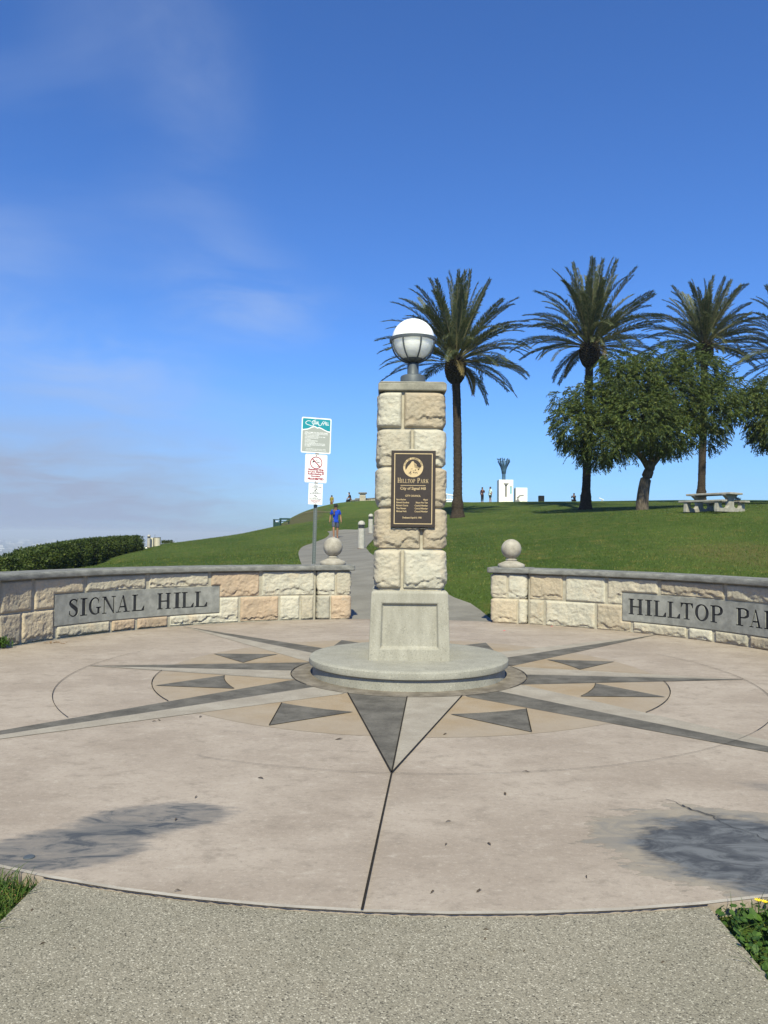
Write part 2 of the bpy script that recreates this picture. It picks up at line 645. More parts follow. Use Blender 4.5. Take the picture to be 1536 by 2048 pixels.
t.color(base)
t.bump(t.math('ADD', b, t.math('MULTIPLY', c, 0.6)), 0.75, 0.016)
M['stone'] = t.m

plain('lamp_metal', (0.085, 0.098, 0.110), 0.55, 0.4, 0.2, 0.15, 14)
t = Mat('globe', 0.25, 0.4)
t.color((0.96, 0.945, 0.88))
t.b.inputs['Subsurface Weight'].default_value = 0.9
t.b.inputs['Subsurface Radius'].default_value = (1.0, 1.0, 0.9)
t.b.inputs['Subsurface Scale'].default_value = 0.22
M['globe'] = t.m
t = Mat('globe_fitter', 0.4)
t.color((0.10, 0.11, 0.11))
M['fitter'] = t.m
plain('bronze_dark', (0.036, 0.026, 0.022), 0.5, 0.35, 0.0, 0.2, 30)
plain('bronze_gold', (0.62, 0.46, 0.25), 0.42, 0.5, 0.25, 0.15, 40)
plain('letter_dark', (0.030, 0.032, 0.038), 0.8, 0.2, 0, 0.35, 16)
plain('sign_white', (0.78, 0.78, 0.78), 0.45, 0.4, 0, 0.03, 3)
plain('sign_teal', (0.010, 0.245, 0.300), 0.45, 0.4, 0, 0.04, 3)
plain('sign_grey', (0.330, 0.345, 0.320), 0.5, 0.3, 0, 0.05, 3)
plain('sign_red', (0.30, 0.018, 0.040), 0.5, 0.3, 0, 0.05, 3)
plain('sign_black', (0.02, 0.02, 0.022), 0.5, 0.3, 0, 0.05, 3)
plain('galvanized', (0.150, 0.172, 0.168), 0.5, 0.4, 0.3, 0.12, 20)
plain('bollard_band', (0.13, 0.125, 0.115), 0.35, 0.5, 0.3, 0.2, 20)
plain('dark_bin', (0.016, 0.017, 0.018), 0.55, 0.3, 0, 0.15, 12)
plain('green_metal', (0.010, 0.045, 0.036), 0.5, 0.35, 0, 0.15, 12)
plain('blue_metal', (0.075, 0.150, 0.230), 0.45, 0.45, 0.35, 0.2, 6)
plain('inset_grey', (0.20, 0.195, 0.20), 0.7, 0.2, 0, 0.05, 5)
plain('inset_teal', (0.16, 0.42, 0.50), 0.4, 0.4, 0, 0.1, 5)
plain('white_paint', (0.78, 0.77, 0.74), 0.5, 0.35, 0, 0.04, 5)
plain('rust', (0.10, 0.042, 0.022), 0.85, 0.2, 0, 0.3, 18)
plain('scored_dark', (0.028, 0.024, 0.020), 0.95, 0.1, 0, 0.3, 25)
plain('joint_dirt', (0.075, 0.058, 0.040), 0.95, 0.1, 0, 0.35, 14)
plain('crack_dark', (0.050, 0.050, 0.052), 0.95, 0.1, 0, 0.3, 25)
plain('dry_leaf', (0.075, 0.055, 0.040), 0.8, 0.2, 0, 0.3, 60)
plain('pink_petal', (0.62, 0.06, 0.09), 0.6, 0.3, 0, 0.1, 60)
plain('litter_tan', (0.28, 0.17, 0.09), 0.85, 0.2, 0, 0.3, 40)
plain('flower_yellow', (0.75, 0.56, 0.02), 0.6, 0.2, 0, 0.1, 40)
plain('skin', (0.28, 0.145, 0.085), 0.55, 0.35, 0, 0.08, 20)
plain('hair_black', (0.012, 0.010, 0.009), 0.6, 0.3, 0, 0.1, 20)
plain('shirt_blue', (0.008, 0.050, 0.420), 0.8, 0.2, 0, 0.15, 15)
plain('shorts_grey', (0.070, 0.080, 0.115), 0.85, 0.2, 0, 0.2, 15)
plain('hat_dark', (0.022, 0.025, 0.026), 0.85, 0.2, 0, 0.2, 15)
plain('shoe_dark', (0.030, 0.026, 0.030), 0.7, 0.3, 0, 0.2, 15)
plain('shoe_white', (0.70, 0.70, 0.70), 0.6, 0.3, 0, 0.1, 15)
plain('scarf_brown', (0.13, 0.085, 0.075), 0.85, 0.2, 0, 0.2, 15)
plain('shirt_olive', (0.240, 0.200, 0.018), 0.85, 0.2, 0, 0.15, 15)
plain('trousers_rust', (0.190, 0.070, 0.024), 0.85, 0.2, 0, 0.15, 15)
plain('cloth_black', (0.013, 0.012, 0.016), 0.85, 0.2, 0, 0.15, 15)
plain('cloth_plum', (0.040, 0.018, 0.028), 0.85, 0.2, 0, 0.15, 15)
plain('shirt_mint', (0.55, 0.74, 0.72), 0.85, 0.2, 0, 0.08, 15)
plain('shorts_green', (0.012, 0.026, 0.022), 0.85, 0.2, 0, 0.15, 15)
plain('cream_bin', (0.50, 0.46, 0.37), 0.8, 0.2, 0, 0.1, 8)


def leafmat(name, c1, c2, c3=None, trans=0.35, scale=1.2, rough=0.55):
    t = Mat(name, rough, 0.25)
    n = t.noise(scale, 4, 0.6)
    n2 = t.noise(scale * 9, 3, 0.6)
    base = t.mix(t.smooth(n, 0.33, 0.67), c1, c2)
    if c3:
        base = t.mix(t.smooth(n2, 0.49, 0.66, 0, 0.85), base, c3)
    ri = t.n.new('ShaderNodeNewGeometry').outputs['Random Per Island']
    base = t.mix(1.0, base, t.ramp(ri, [(0, (0.68, 0.70, 0.70)), (0.6, (1.0, 1.0, 1.0)), (1.0, (1.45, 1.35, 1.1))]), 'MULTIPLY')
    t.color(base)
    tr = t.n.new('ShaderNodeBsdfTranslucent')
    t.l.new(base, tr.inputs[0])
    mx = t.n.new('ShaderNodeMixShader')
    mx.inputs[0].default_value = trans
    out = t.n['Material Output']
    t.l.new(t.b.outputs[0], mx.inputs[1])
    t.l.new(tr.outputs[0], mx.inputs[2])
    t.l.new(mx.outputs[0], out.inputs[0])
    M[name] = t.m
    return t


leafmat('tree_leaf', (0.040, 0.066, 0.018), (0.072, 0.108, 0.024), (0.155, 0.165, 0.030), 0.36, 0.7)
leafmat('hedge_leaf', (0.032, 0.055, 0.012), (0.055, 0.085, 0.018), (0.110, 0.135, 0.030), 0.25, 0.8)
leafmat('palm_leaf', (0.074, 0.100, 0.048), (0.118, 0.138, 0.070), (0.185, 0.180, 0.090), 0.32, 0.35)
leafmat('blade', (0.056, 0.104, 0.017), (0.110, 0.164, 0.032), (0.215, 0.195, 0.055), 0.35, 0.30)
leafmat('blade_near', (0.035, 0.085, 0.014), (0.070, 0.135, 0.024), (0.150, 0.150, 0.040), 0.35, 5)
leafmat('weed_leaf', (0.034, 0.080, 0.014), (0.062, 0.125, 0.022), (0.095, 0.160, 0.035), 0.3, 8)
leafmat('mallow_leaf', (0.055, 0.125, 0.045), (0.075, 0.155, 0.055), None, 0.3, 12)
leafmat('palm_dead', (0.16, 0.125, 0.06), (0.22, 0.175, 0.085), None, 0.2, 0.5)
plain('hedge_core', (0.010, 0.018, 0.006), 0.95, 0.1, 0, 0.3, 6)
plain('rachis', (0.170, 0.150, 0.070), 0.7, 0.2, 0, 0.2, 6)
t = Mat('bark', 0.95, 0.1)
n = t.noise(7, 6, 0.7, co=t.mapping((3, 3, 0.5)))
t.color(t.mix(t.smooth(n, 0.35, 0.7), (0.060, 0.047, 0.036), (0.175, 0.145, 0.115)))
t.bump(n, 0.8, 0.05)
M['bark'] = t.m
t = Mat('palm_bark', 0.95, 0.1)
n = t.noise(9, 5, 0.7, co=t.mapping((1, 1, 2)))
t.color(t.mix(t.smooth(n, 0.35, 0.7), (0.022, 0.017, 0.013), (0.072, 0.056, 0.042)))
t.bump(n, 0.7, 0.04)
M['palm_bark'] = t.m

# lawn: mottled green, dry patches, one bare bank
BANK = at(600, 1040, 70)
DRY = at(1530, 1130, 20)
t = Mat('lawn', 0.95, 0.1)
n1 = t.noise(0.16, 5, 0.6)
n2 = t.noise(1.3, 5, 0.65)
n3 = t.noise(11, 4, 0.7)
n4 = t.noise(60, 2, 0.6)
base = t.mix(t.smooth(n1, 0.35, 0.65), (0.050, 0.088, 0.015), (0.085, 0.124, 0.025))
base = t.mix(t.smooth(n2, 0.50, 0.68, 0, 0.7), base, (0.135, 0.130, 0.034))
base = t.mix(t.smooth(n3, 0.50, 0.70, 0, 0.5), base, (0.036, 0.066, 0.012))
base = t.mix(t.smooth(n4, 0.52, 0.70, 0, 0.5), base, (0.085, 0.118, 0.034))
for (cx, cy, rx, ry, rot, k, c) in ((BANK[0], BANK[1], 2.4, 8.0, 0.1, 0.62, (0.105, 0.078, 0.050)),
                                    (DRY[0], DRY[1], 2.2, 3.2, 0.3, 0.55, (0.150, 0.125, 0.045))):
    sx = t.sepxyz(t.mapping((1 / rx, 1 / ry, 1), (-cx / rx, -cy / ry, 0)))
    d = t.math('SQRT', t.math('ADD', t.math('MULTIPLY', sx[0], sx[0]), t.math('MULTIPLY', sx[1], sx[1])))
    d = t.math('ADD', d, t.math('MULTIPLY', t.math('SUBTRACT', n2, 0.5), 1.2))
    base = t.mix(t.math('MULTIPLY', t.smooth(d, 1.1, 0.55), k), base, c)
t.color(base)
t.bump(t.math('ADD', n3, n4), 0.9, 0.06)
M['lawn'] = t.m

t = Mat('plain_land', 0.95, 0.1)
v = t.voro(0.004, out='Color')
s = t.n.new('ShaderNodeSeparateColor')
t.l.new(v, s.inputs[0])
n = t.noise(0.0007, 5, 0.6)
base = t.ramp(s.outputs[0], [(0, (0.06, 0.075, 0.045)), (0.4, (0.13, 0.125, 0.105)), (0.8, (0.22, 0.20, 0.18))])
t.color(t.mix(t.smooth(n, 0.4, 0.65, 0, 0.6), base, (0.06, 0.08, 0.05)))
M['plain_land'] = t.m
t = Mat('city', 0.7, 0.3)
rv = t.n.new('ShaderNodeNewGeometry').outputs['Random Per Island']
t.color(t.ramp(rv, [(0, (0.12, 0.12, 0.11)), (0.6, (0.28, 0.27, 0.25)), (0.93, (0.75, 0.74, 0.70))]))
M['city'] = t.m

# ------------------------------------------------------------------ terrain
CX, CY = 0.29, 8.658             # centre of the plaza
RP = 5.49                        # its radius
ctrl = [
    at(1440, 1027, 30), at(1285, 1020, 42), at(915, 1035, 46), at(1170, 1018, 50), at(1403, 1005.5, 60),
    at(1000, 1005.5, 62), at(1150, 1005.5, 62), at(1530, 1005, 58), at(1000, 1005.5, 84), at(1160, 1005.5, 84),
    at(1500, 1006.5, 80), at(900, 1006, 80),
    (9, 14.2, .50), (6, 18.5, .85), (14, 18, .95), (10, 24, 1.55), (20, 30, 2.6), (26, 45, 3.7), (7, 15.2, .42), (3, 15.5, .2),
    at(700, 1101, 28), at(742, 1066, 41), at(668, 1079, 38), at(690, 1170, 18),
    at(655, 1019, 88), at(690, 1012, 87), at(735, 1008, 88), at(600, 1026.5, 78), at(545, 1054, 65), at(500, 1064, 61),
    at(440, 1075, 56), at(340, 1088, 52), at(300, 1092, 53), at(600, 1048, 62), at(640, 1040, 66),
    at(145, 1139, 30), at(220, 1116, 40), at(300, 1097, 49),
    at(400, 1130, 25), at(500, 1108, 31), at(350, 1115, 34), at(560, 1085, 40),
    (-4, 16.5, .02), (-9, 17, -.1), (-1.2, 15.5, .06), (1.2, 14.6, .03),
    (-12, 20, -.5), (-20, 30, -2.4), (-26, 50, -4), (-22, 62, -4), (-18, 80, -3.5), (-14, 100, -1),
    (-2, 105, 3.5), (14, 105, 4.5), (40, 100, 3.0), (60, 60, 3.6), (60, 105, 0), (0, 130, -3), (40, 130, -3), (-40, 130, -14),
    (-60, 60, -16), (-60, 20, -9), (-60, -20, -6), (60, -20, 0), (0, -20, 0), (60, 20, 1.0),
    (-8, 9, -.1), (-7, 3, 0), (8, 3, 0), (9, 9, 0), (0, 2, 0), (20, 5, 0), (-20, 5, -.8),
]
cp = np.array(ctrl, float)
CP2 = cp[:, :2]


def _U(d2):
    return np.where(d2 > 1e-12, d2 * np.log(d2 + 1e-12), 0.0)


_n = len(cp)
K = _U(((CP2[:, None] - CP2[None]) ** 2).sum(-1)) + np.eye(_n) * 0.15
Pm = np.hstack([np.ones((_n, 1)), CP2])
A = np.block([[K, Pm], [Pm.T, np.zeros((3, 3))]])
W = np.linalg.solve(A, np.concatenate([cp[:, 2], np.zeros(3)]))


def terrain(x, y):
    x, y = np.asarray(x, float), np.asarray(y, float)
    shp = x.shape
    xf, yf = x.ravel(), y.ravel()
    xc, yc = np.clip(xf, -58, 58), np.clip(yf, -18, 128)
    q = np.stack([xc, yc], 1)
    out = np.empty(len(q))
    for i in range(0, len(q), 20000):
        qq = q[i:i + 20000]
        d2 = ((qq[:, None] - CP2[None]) ** 2).sum(-1)
        out[i:i + 20000] = _U(d2) @ W[:_n] + W[_n] + qq @ W[_n + 1:]
    far = np.hypot(xf - xc, yf - yc)
    out = out - 0.30 * far
    r = np.hypot(xf - CX, yf - CY)
    k = np.where(yf > 8.0, sm(5.7, 8.2, r), sm(9.0, 22.0, r))
    out = out * k - 0.055 * (1 - k)
    return np.maximum(out, -105.5).reshape(shp)


def ground(x, y):
    return float(terrain(np.array([x]), np.array([y]))[0])


def hit(px, py, d0=12.0, d1=130.0):
    """First meeting of the sight line through a photograph pixel with the terrain."""
    ds = np.concatenate([np.arange(d0, 40, 0.1), np.arange(40, d1, 0.25)])
    P = np.array([at(px, py, d) for d in ds])
    g = P[:, 2] - terrain(P[:, 0], P[:, 1])
    i = np.argmax(g <= 0) if (g <= 0).any() else int(np.argmin(np.abs(g)))
    return P[i]


def onground(px, d):
    p = at(px, 1050, d)
    return (p[0], d, ground(p[0], d))


def axis(lo, hi, step, far):
    a = list(np.arange(lo, hi + 1e-6, step))
    s, x = step, hi
    while x < far[1]:
        s *= 1.5
        x += s
        a.append(x)
    s, x = step, lo
    while x > far[0]:
        s *= 1.5
        x -= s
        a.insert(0, x)
    return np.array(a)


gx, gy = axis(-40, 42, 0.5, (-420, 420)), axis(-6, 112, 0.5, (-420, 520))
XX, YY = np.meshgrid(gx, gy)
ZZ = terrain(XX, YY)
nx, ny = len(gx), len(gy)
idx = np.arange(nx * ny).reshape(ny, nx)
quads = np.stack([idx[:-1, :-1], idx[:-1, 1:], idx[1:, 1:], idx[1:, :-1]], -1).reshape(-1, 4)
lawn = np_mesh('lawn', np.stack([XX, YY, ZZ], -1).reshape(-1, 3), quads, M['lawn'], None, True)
tag(lawn, 'green park lawn rising to the hilltop crest', kind='structure')

mb = MB()
mb.lathe([(0.01, -105), (400, -105), (3000, -105), (12000, -105), (26000, -105)], 64)
pl = MB()
pl.v, pl.f = mb.v, [f for f in mb.f if len(f) == 4]
pl.m = [0] * len(pl.f)
tag(pl.build('city_plain', M['plain_land']), 'hazy flat city plain far below the hill', kind='structure')
rng = np.random.default_rng(3)
ct = MB()
for k in range(2200):
    a = rng.uniform(R(60), R(125))
    r = rng.uniform(4500, 15000)
    x, y = r * math.cos(a), r * math.sin(a)
    w, d, h = rng.uniform(12, 70), rng.uniform(12, 70), rng.uniform(5, 16) * (3 if rng.random() < .04 else 1)
    ct.box(x - w / 2, x + w / 2, y - d / 2, y + d / 2, -105.2, -105 + h)
tag(ct.build('distant_city', M['city'], fix=False), 'pale distant city buildings in the haze', 'city', kind='stuff')

# haze: one closed box of even, thin air
hz_m = bpy.data.materials.new('haze_air')
hz_m.use_nodes = True
hn = hz_m.node_tree.nodes
hn.remove(hn['Principled BSDF'])
pv = hn.new('ShaderNodeVolumePrincipled')
pv.inputs['Color'].default_value = (0.82, 0.90, 1.0, 1)
pv.inputs['Density'].default_value = 0.00026
pv.inputs['Anisotropy'].default_value = 0.1
hz_m.node_tree.links.new(pv.outputs[0], hn['Material Output'].inputs['Volume'])
hb = MB().box(-27000, 27000, -27000, 27000, -108, 19.0).build('haze', hz_m)
tag(hb, 'thin coastal haze over the far plain', 'haze', kind='stuff')

# ------------------------------------------------------------------ path up the hill


def loft(name, left, right, mat, n=90, m=10, dz=0.028):
    def res(pts):
        p = np.array(pts, float)[:, :2]
        # smooth with Catmull-Rom
        q = []
        for i in range(len(p) - 1):
            p0, p1, p2, p3 = p[max(i - 1, 0)], p[i], p[i + 1], p[min(i + 2, len(p) - 1)]
            for tt in np.linspace(0, 1, 12, endpoint=False):
                q.append(0.5 * (2 * p1 + (p2 - p0) * tt + (2 * p0 - 5 * p1 + 4 * p2 - p3) * tt ** 2
                                + (3 * p1 - p0 - 3 * p2 + p3) * tt ** 3))
        q.append(p[-1])
        q = np.array(q)
        s = np.concatenate([[0], np.cumsum(np.hypot(*np.diff(q, axis=0).T))])
        u = np.linspace(0, s[-1], n)
        return np.stack([np.interp(u, s, q[:, 0]), np.interp(u, s, q[:, 1])], 1)
    a, b = res(left), res(right)
    tt = np.linspace(0, 1, m)[None, :, None]
    P = a[:, None] * (1 - tt) + b[:, None] * tt
    z = terrain(P[..., 0], P[..., 1]) + dz
    V = np.concatenate([P, z[..., None]], -1).reshape(-1, 3)
    ii = np.arange(n * m).reshape(n, m)
    Q = np.stack([ii[:-1, :-1], ii[:-1, 1:], ii[1:, 1:], ii[1:, :-1]], -1).reshape(-1, 4)
    return np_mesh(name, V, Q, mat, None, True)


pl_left = [(-0.62, 13.2, 0), (-0.75, 15.0, 0), (-1.7, 18.5, 0)] + \
    [hit(*p) for p in ((603, 1131), (597, 1107), (605, 1095), (626, 1087), (649, 1078), (659, 1069))] + \
    [hit(656, 1063.5)]
pl_left += [hit(690, 1060.5), hit(735, 1056.5), at(800, 1053, 56), at(880, 1049, 64)]
pl_right = [(1.95, 13.2, 0), (2.05, 14.3, 0)] + [hit(*p) for p in ((950, 1216), (912, 1200))] + \
    [hit(*p) for p in ((840, 1160), (752, 1115), (735, 1101), (734, 1094), (748, 1078), (752, 1067))] + \
    [at(800, 1060, 52), at(880, 1055, 60)]
path = loft('path', pl_left, pl_right, M['path_concrete'])
tag(path, 'concrete footpath winding uphill behind the pillar', kind='structure')
tr = loft('dirt_trail', [hit(560, 1036, 50), hit(610, 1027, 50), hit(650, 1025, 50), hit(700, 1025.5, 50)],
          [hit(560, 1036.5, 50), hit(610, 1027.5, 50), hit(650, 1025.6, 50), hit(700, 1026, 50)], M['dirt'], 30, 3, 0.06)
tag(tr, 'thin worn dirt trail across the upper slope', kind='structure')

# ------------------------------------------------------------------ plaza
A0 = -93.5


def pt(r, ang):
    return (r * math.cos(R(ang)), r * math.sin(R(ang)))


def arc(r, a, b, n=12):
    return [pt(r, a + (b - a) * i / n) for i in range(n + 1)]


plz = MB()
ring = arc(RP, 0, 360 - 3, 119)
plz.prism(ring, -0.16, 0.0)
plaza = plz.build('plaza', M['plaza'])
plaza.location = (CX, CY, 0)
tag(plaza, 'round pinkish concrete plaza with inlaid compass rose', kind='structure')


def sheet(name, polys, z, mat):
    mb = MB()
    for p in polys:
        mb.add([(x, y, z) for x, y in p], [tuple(range(len(p)))])
    o = mb.build(name, mat, plaza, fix=False)
    me = o.data
    bm = bmesh.new()
    bm.from_mesh(me)
    for f in bm.faces:
        f.normal_update()
        if f.normal.z < 0:
            f.normal_flip()
    bm.to_mesh(me)
    bm.free()
    return o


def strip(name, pts, w, z, mat, closed=False):
    """Thin scored line along a polyline."""
    P = [Vector((x, y)) for x, y in pts]
    n = len(P)
    vs, fs = [], []
    for i, p in enumerate(P):
        if closed:
            tt = (P[(i + 1) % n] - P[i - 1]).normalized()
        else:
            tt = (P[min(i + 1, n - 1)] - P[max(i - 1, 0)]).normalized()
        nn = Vector((-tt.y, tt.x)) * w / 2
        vs += [(p.x + nn.x, p.y + nn.y, z), (p.x - nn.x, p.y - nn.y, z)]
    for i in range(n if closed else n - 1):
        j = (i + 1) % n
        fs.append((2 * i, 2 * i + 1, 2 * j + 1, 2 * j))
    return MB().add(vs, fs).build(name, mat, plaza, fix=True)


TIP, TIPD, RI, RT = 3.66, 5.42, 1.31, 2.75


def along(p, q, r):
    """Point on segment p-q at distance r from the centre."""
    lo, hi = 0.0, 1.0
    for _ in range(40):
        mid = (lo + hi) / 2
        x, y = p[0] + (q[0] - p[0]) * mid, p[1] + (q[1] - p[1]) * mid
        if math.hypot(x, y) < r:
            lo = mid
        else:
            hi = mid
    return (x, y)


def score_field(c, b1, b2):
    cc = (c + 180) % 360 - 180
    if -60 < cc < 0 or cc < -140:                # the two fields level with the pillar
        strip('scored_line', arc(RT, b1, b2, 12), 0.008, 0.011, M['scored_dark'])
        strip('scored_line', arc(2.02, c - 10.5, c + 10.5, 6), 0.007, 0.011, M['scored_dark'])
    elif -140 < cc < -90:
        strip('scored_line', [pt(2.02, c - 10.5), pt(2.72, c)], 0.009, 0.011, M['scored_dark'])
    elif -90 <= cc < -60:
        strip('scored_line', [pt(2.02, c + 10.5), pt(2.72, c)], 0.009, 0.011, M['scored_dark'])


for k in range(4):
    a = A0 + 90 * k
    tip = pt(TIP, a)
    sheet('compass_point', [arc(RI, a - 25, a + 1.2) + [tip]], 0.004, M['compass_dark'])
    sheet('compass_point', [arc(RI, a + 1.2, a + 25) + [tip]], 0.004, M['compass_light'])
    d = a + 45
    tipd = pt(TIPD, d)
    ax, ay = pt(1, d)
    o1 = (ax * RI + ay * 0.44, ay * RI - ax * 0.44)
    o2 = (ax * RI - ay * 0.44, ay * RI + ax * 0.44)
    sheet('compass_point', [[pt(RI, d - 18.5)] + arc(RI, d - 16, d, 6) + [tipd, o1]], 0.004, M['compass_dark'])
    sheet('compass_point', [arc(RI, d, d + 16, 6) + [pt(RI, d + 18.5), o2, tipd]], 0.004, M['compass_light'])
    # tan fields either side, each with its dark half-wind point
    for sgn, oo in ((1, o1), (-1, o2 if False else None)):
        pass
    e1, e2 = pt(RI, a + 25), pt(RI, d - 18.5)
    q1, q2 = along(e1, tip, RT), along(o1, tipd, RT)
    b1, b2 = math.degrees(math.atan2(q1[1], q1[0])), math.degrees(math.atan2(q2[1], q2[0]))
    if b2 < b1:
        b2 += 360
    sheet('tan_field', [[e1] + [q1] + arc(RT, b1, b2, 10)[1:-1] + [q2, o1]], 0.002, M['compass_tan'])
    c = a + 22.5
    sheet('half_wind_point', [arc(2.02, c - 10.5, c + 10.5, 6) + [pt(2.72, c)]], 0.008, M['compass_dark'])
    score_field(c, b1, b2)
    a2 = a + 90
    tip2 = pt(TIP, a2)
    e1, e2 = pt(RI, a2 - 25), o2
    q1, q2 = along(o2, tipd, RT), along(e1, tip2, RT)
    b1, b2 = math.degrees(math.atan2(q1[1], q1[0])), math.degrees(math.atan2(q2[1], q2[0]))
    if b2 < b1:
        b2 += 360
    sheet('tan_field', [[o2, q1] + arc(RT, b1, b2, 10)[1:-1] + [q2, e1]], 0.002, M['compass_tan'])
    c = a + 67.5
    sheet('half_wind_point', [arc(2.02, c - 10.5, c + 10.5, 6) + [pt(2.72, c)]], 0.008, M['compass_dark'])
    score_field(c, b1, b2)
    for bb in ((a - 25), (a + 1.2), (a + 25)):
        strip('scored_line', [pt(RI, bb), tip], 0.010 if k == 0 else 0.005, 0.0125, M['scored_dark'])
sheet('base_ring', [arc(1.06, 360 * i / 48, 360 * (i + 1) / 48, 1) + arc(1.30, 360 * (i + 1) / 48, 360 * i / 48, 1)
                    for i in range(48)], 0.004, M['ring_brown'])
sheet('edge_band', [arc(5.462, 360 * i / 96, 360 * (i + 1) / 96, 1) + arc(5.485, 360 * (i + 1) / 96, 360 * i / 96, 1)
                    for i in range(96)], 0.004, M['edge_band'])
strip('scored_line', arc(1.305, -40, 40, 40), 0.008, 0.011, M['scored_dark'])
strip('scored_line', arc(1.305, 150, 215, 40), 0.008, 0.011, M['scored_dark'])
strip('scored_line', arc(TIP, -42, 25, 50), 0.0055, 0.010, M['scored_dark'])
strip('scored_line', arc(TIP, 155, 218, 50), 0.0055, 0.010, M['scored_dark'])
strip('scored_line', arc(TIP, -115, -42, 60), 0.0028, 0.010, M['scored_dark'])
strip('expansion_joint', [pt(TIP, A0), pt(5.485, A0 - 0.3)], 0.011, 0.013, M['scored_dark'])
# jagged crack through the right-hand stain
cr = []
p0, p1 = Vector((1.39, -4.08)), Vector((1.70, -4.72))
for i in range(26):
    q = p0.lerp(p1, i / 25)
    cr.append((q.x + random.uniform(-.011, .011) + .012 * math.sin(i * .7), q.y + random.uniform(-.008, .008)))
strip('crack', cr, 0.0035, 0.005, M['crack_dark'])
strip('crack', [(x + .012, y + .004) for x, y in cr[4:12]], 0.008, 0.0055, M['crack_dark'])

strip('joint_dirt', [(x + random.uniform(-.001, .001), y + random.uniform(-.0025, .0025)) for x, y in arc(5.494, -109, -78.6, 160)], 0.0065, 0.0065, M['joint_dirt'])
# foreground walk
sl = MB()
edge = [(CX + x, CY + y) for x, y in arc(5.496, -109.0, -78.6, 60)]
sl.prism([(edge[0][0] - 0.06, -5.0)] + edge + [(edge[-1][0] - 0.06, -5.0)], -0.13, -0.003)
walk = sl.build('walkway', M['aggregate'])
tag(walk, 'washed aggregate walkway leading onto the plaza', kind='structure')

# ------------------------------------------------------------------ rough stone builder
CREAM, PALE, WARM, ORANGE, GREY, BUFF = ((0.430, 0.382, 0.300), (0.480, 0.442, 0.360), (0.425, 0.352, 0.258),
                                         (0.420, 0.318, 0.228), (0.360, 0.332, 0.275), (0.385, 0.325, 0.245))


def rough_stone(parent, org, pathf, s0, s1, z0, z1, tintc, seed, notch=None, bulge=0.05, ledge=0.6, res=0.016,
                depth=0.07, rough=1.0):
    """One split-faced stone. pathf(s, z) -> (x, y, nx, ny) arrays; s along the face, n out of it."""
    ns = max(6, int((s1 - s0) / res))
    nz_ = max(6, int((z1 - z0) / res))
    S, Z = np.meshgrid(np.linspace(s0, s1, ns + 1), np.linspace(z0, z1, nz_ + 1))
    e = np.minimum(np.minimum(S - s0, s1 - S), np.minimum(Z - z0, z1 - Z))
    mask = np.ones((nz_, ns), bool)
    if notch:
        a, b, c, d = notch
        sc, zc = (S[:-1, :-1] + S[1:, 1:]) / 2, (Z[:-1, :-1] + Z[1:, 1:]) / 2
        mask = ~((sc > a) & (sc < b) & (zc > c) & (zc < d))
        dn = np.maximum(np.maximum(a - S, S - b), np.maximum(c - Z, Z - d))
        e = np.minimum(e, np.maximum(dn, 0))
    rg = random.Random(seed)
    N = bulge * (0.60 * sm(0, 0.016, e) + 0.40 * sm(0.0, 0.038, e))
    amp = sm(0.0, 0.045, e) * rough
    N = N + amp * (0.007 * fbm(S * 5.5, Z * 5.5, seed, 3) + 0.0050 * (0.5 - np.abs(fbm(S * 15, Z * 17, seed + 5, 3, 0.62))) + 0.0045 * fbm(S * 48, Z * 52, seed + 8, 2, .7))
    # faceted spalls
    N = N - amp * 0.011 * sm(0.25, 0.32, vnoise(S * 6 + 9, Z * 9, seed + 40)) * (0.5 + 0.5 * vnoise(S * 20, Z * 20, seed + 3))
    if rg.random() < ledge:
        h = (z1 - z0) * rg.uniform(0.12, 0.24)
        tline = z0 + h + 0.045 * fbm(S * 7, 0 * S, seed + 9, 3)
        tline = tline + 0.25 * h * np.cos((S - s0) / (s1 - s0) * 6.28 * rg.uniform(0.5, 1.1) + rg.uniform(0, 6))
        k = 1 - sm(-0.007, 0.007, Z - tline)
        N = N - 0.026 * k * sm(0, 0.03, e) * (0.75 + 0.4 * vnoise(S * 14, Z * 14, seed + 2))
    N = np.maximum(N, 0.0) * np.where(e <= 0, 0, 1) - 0.004
    x, y, nxv, nyv = pathf(S, Z)
    V = np.stack([x + nxv * N, y + nyv * N, Z], -1).reshape(-1, 3)
    B = np.stack([x - nxv * depth, y - nyv * depth, Z], -1).reshape(-1, 3)
    ii = np.arange((nz_ + 1) * (ns + 1)).reshape(nz_ + 1, ns + 1)
    Q = np.stack([ii[:-1, :-1], ii[:-1, 1:], ii[1:, 1:], ii[1:, :-1]], -1)[mask]
    # boundary skirt
    E = np.concatenate([Q[:, [0, 1]], Q[:, [1, 2]], Q[:, [2, 3]], Q[:, [3, 0]]])
    key = np.sort(E, 1)
    key = key[:, 0] * 1000003 + key[:, 1]
    _, inv, cnt = np.unique(key, return_inverse=True, return_counts=True)
    bd = E[cnt[inv.ravel()] == 1]
    nv = len(V)
    SK = np.stack([bd[:, 1], bd[:, 0], bd[:, 0] + nv, bd[:, 1] + nv], 1)
    Qa = np.concatenate([Q, SK])
    allv = np.concatenate([V, B])
    used = np.unique(Qa)
    remap = np.full(len(allv), -1)
    remap[used] = np.arange(len(used))
    o = np_mesh('stone', allv[used] - np.array(org), remap[Qa], M['stone'], parent, True)
    o.data.set_sharp_from_angle(angle=R(50))
    j = rg.uniform(0.90, 1.08)
    o.color = (tintc[0] * j, tintc[1] * j, tintc[2] * j, 1)
    return o


# ------------------------------------------------------------------ letters for the carved panels


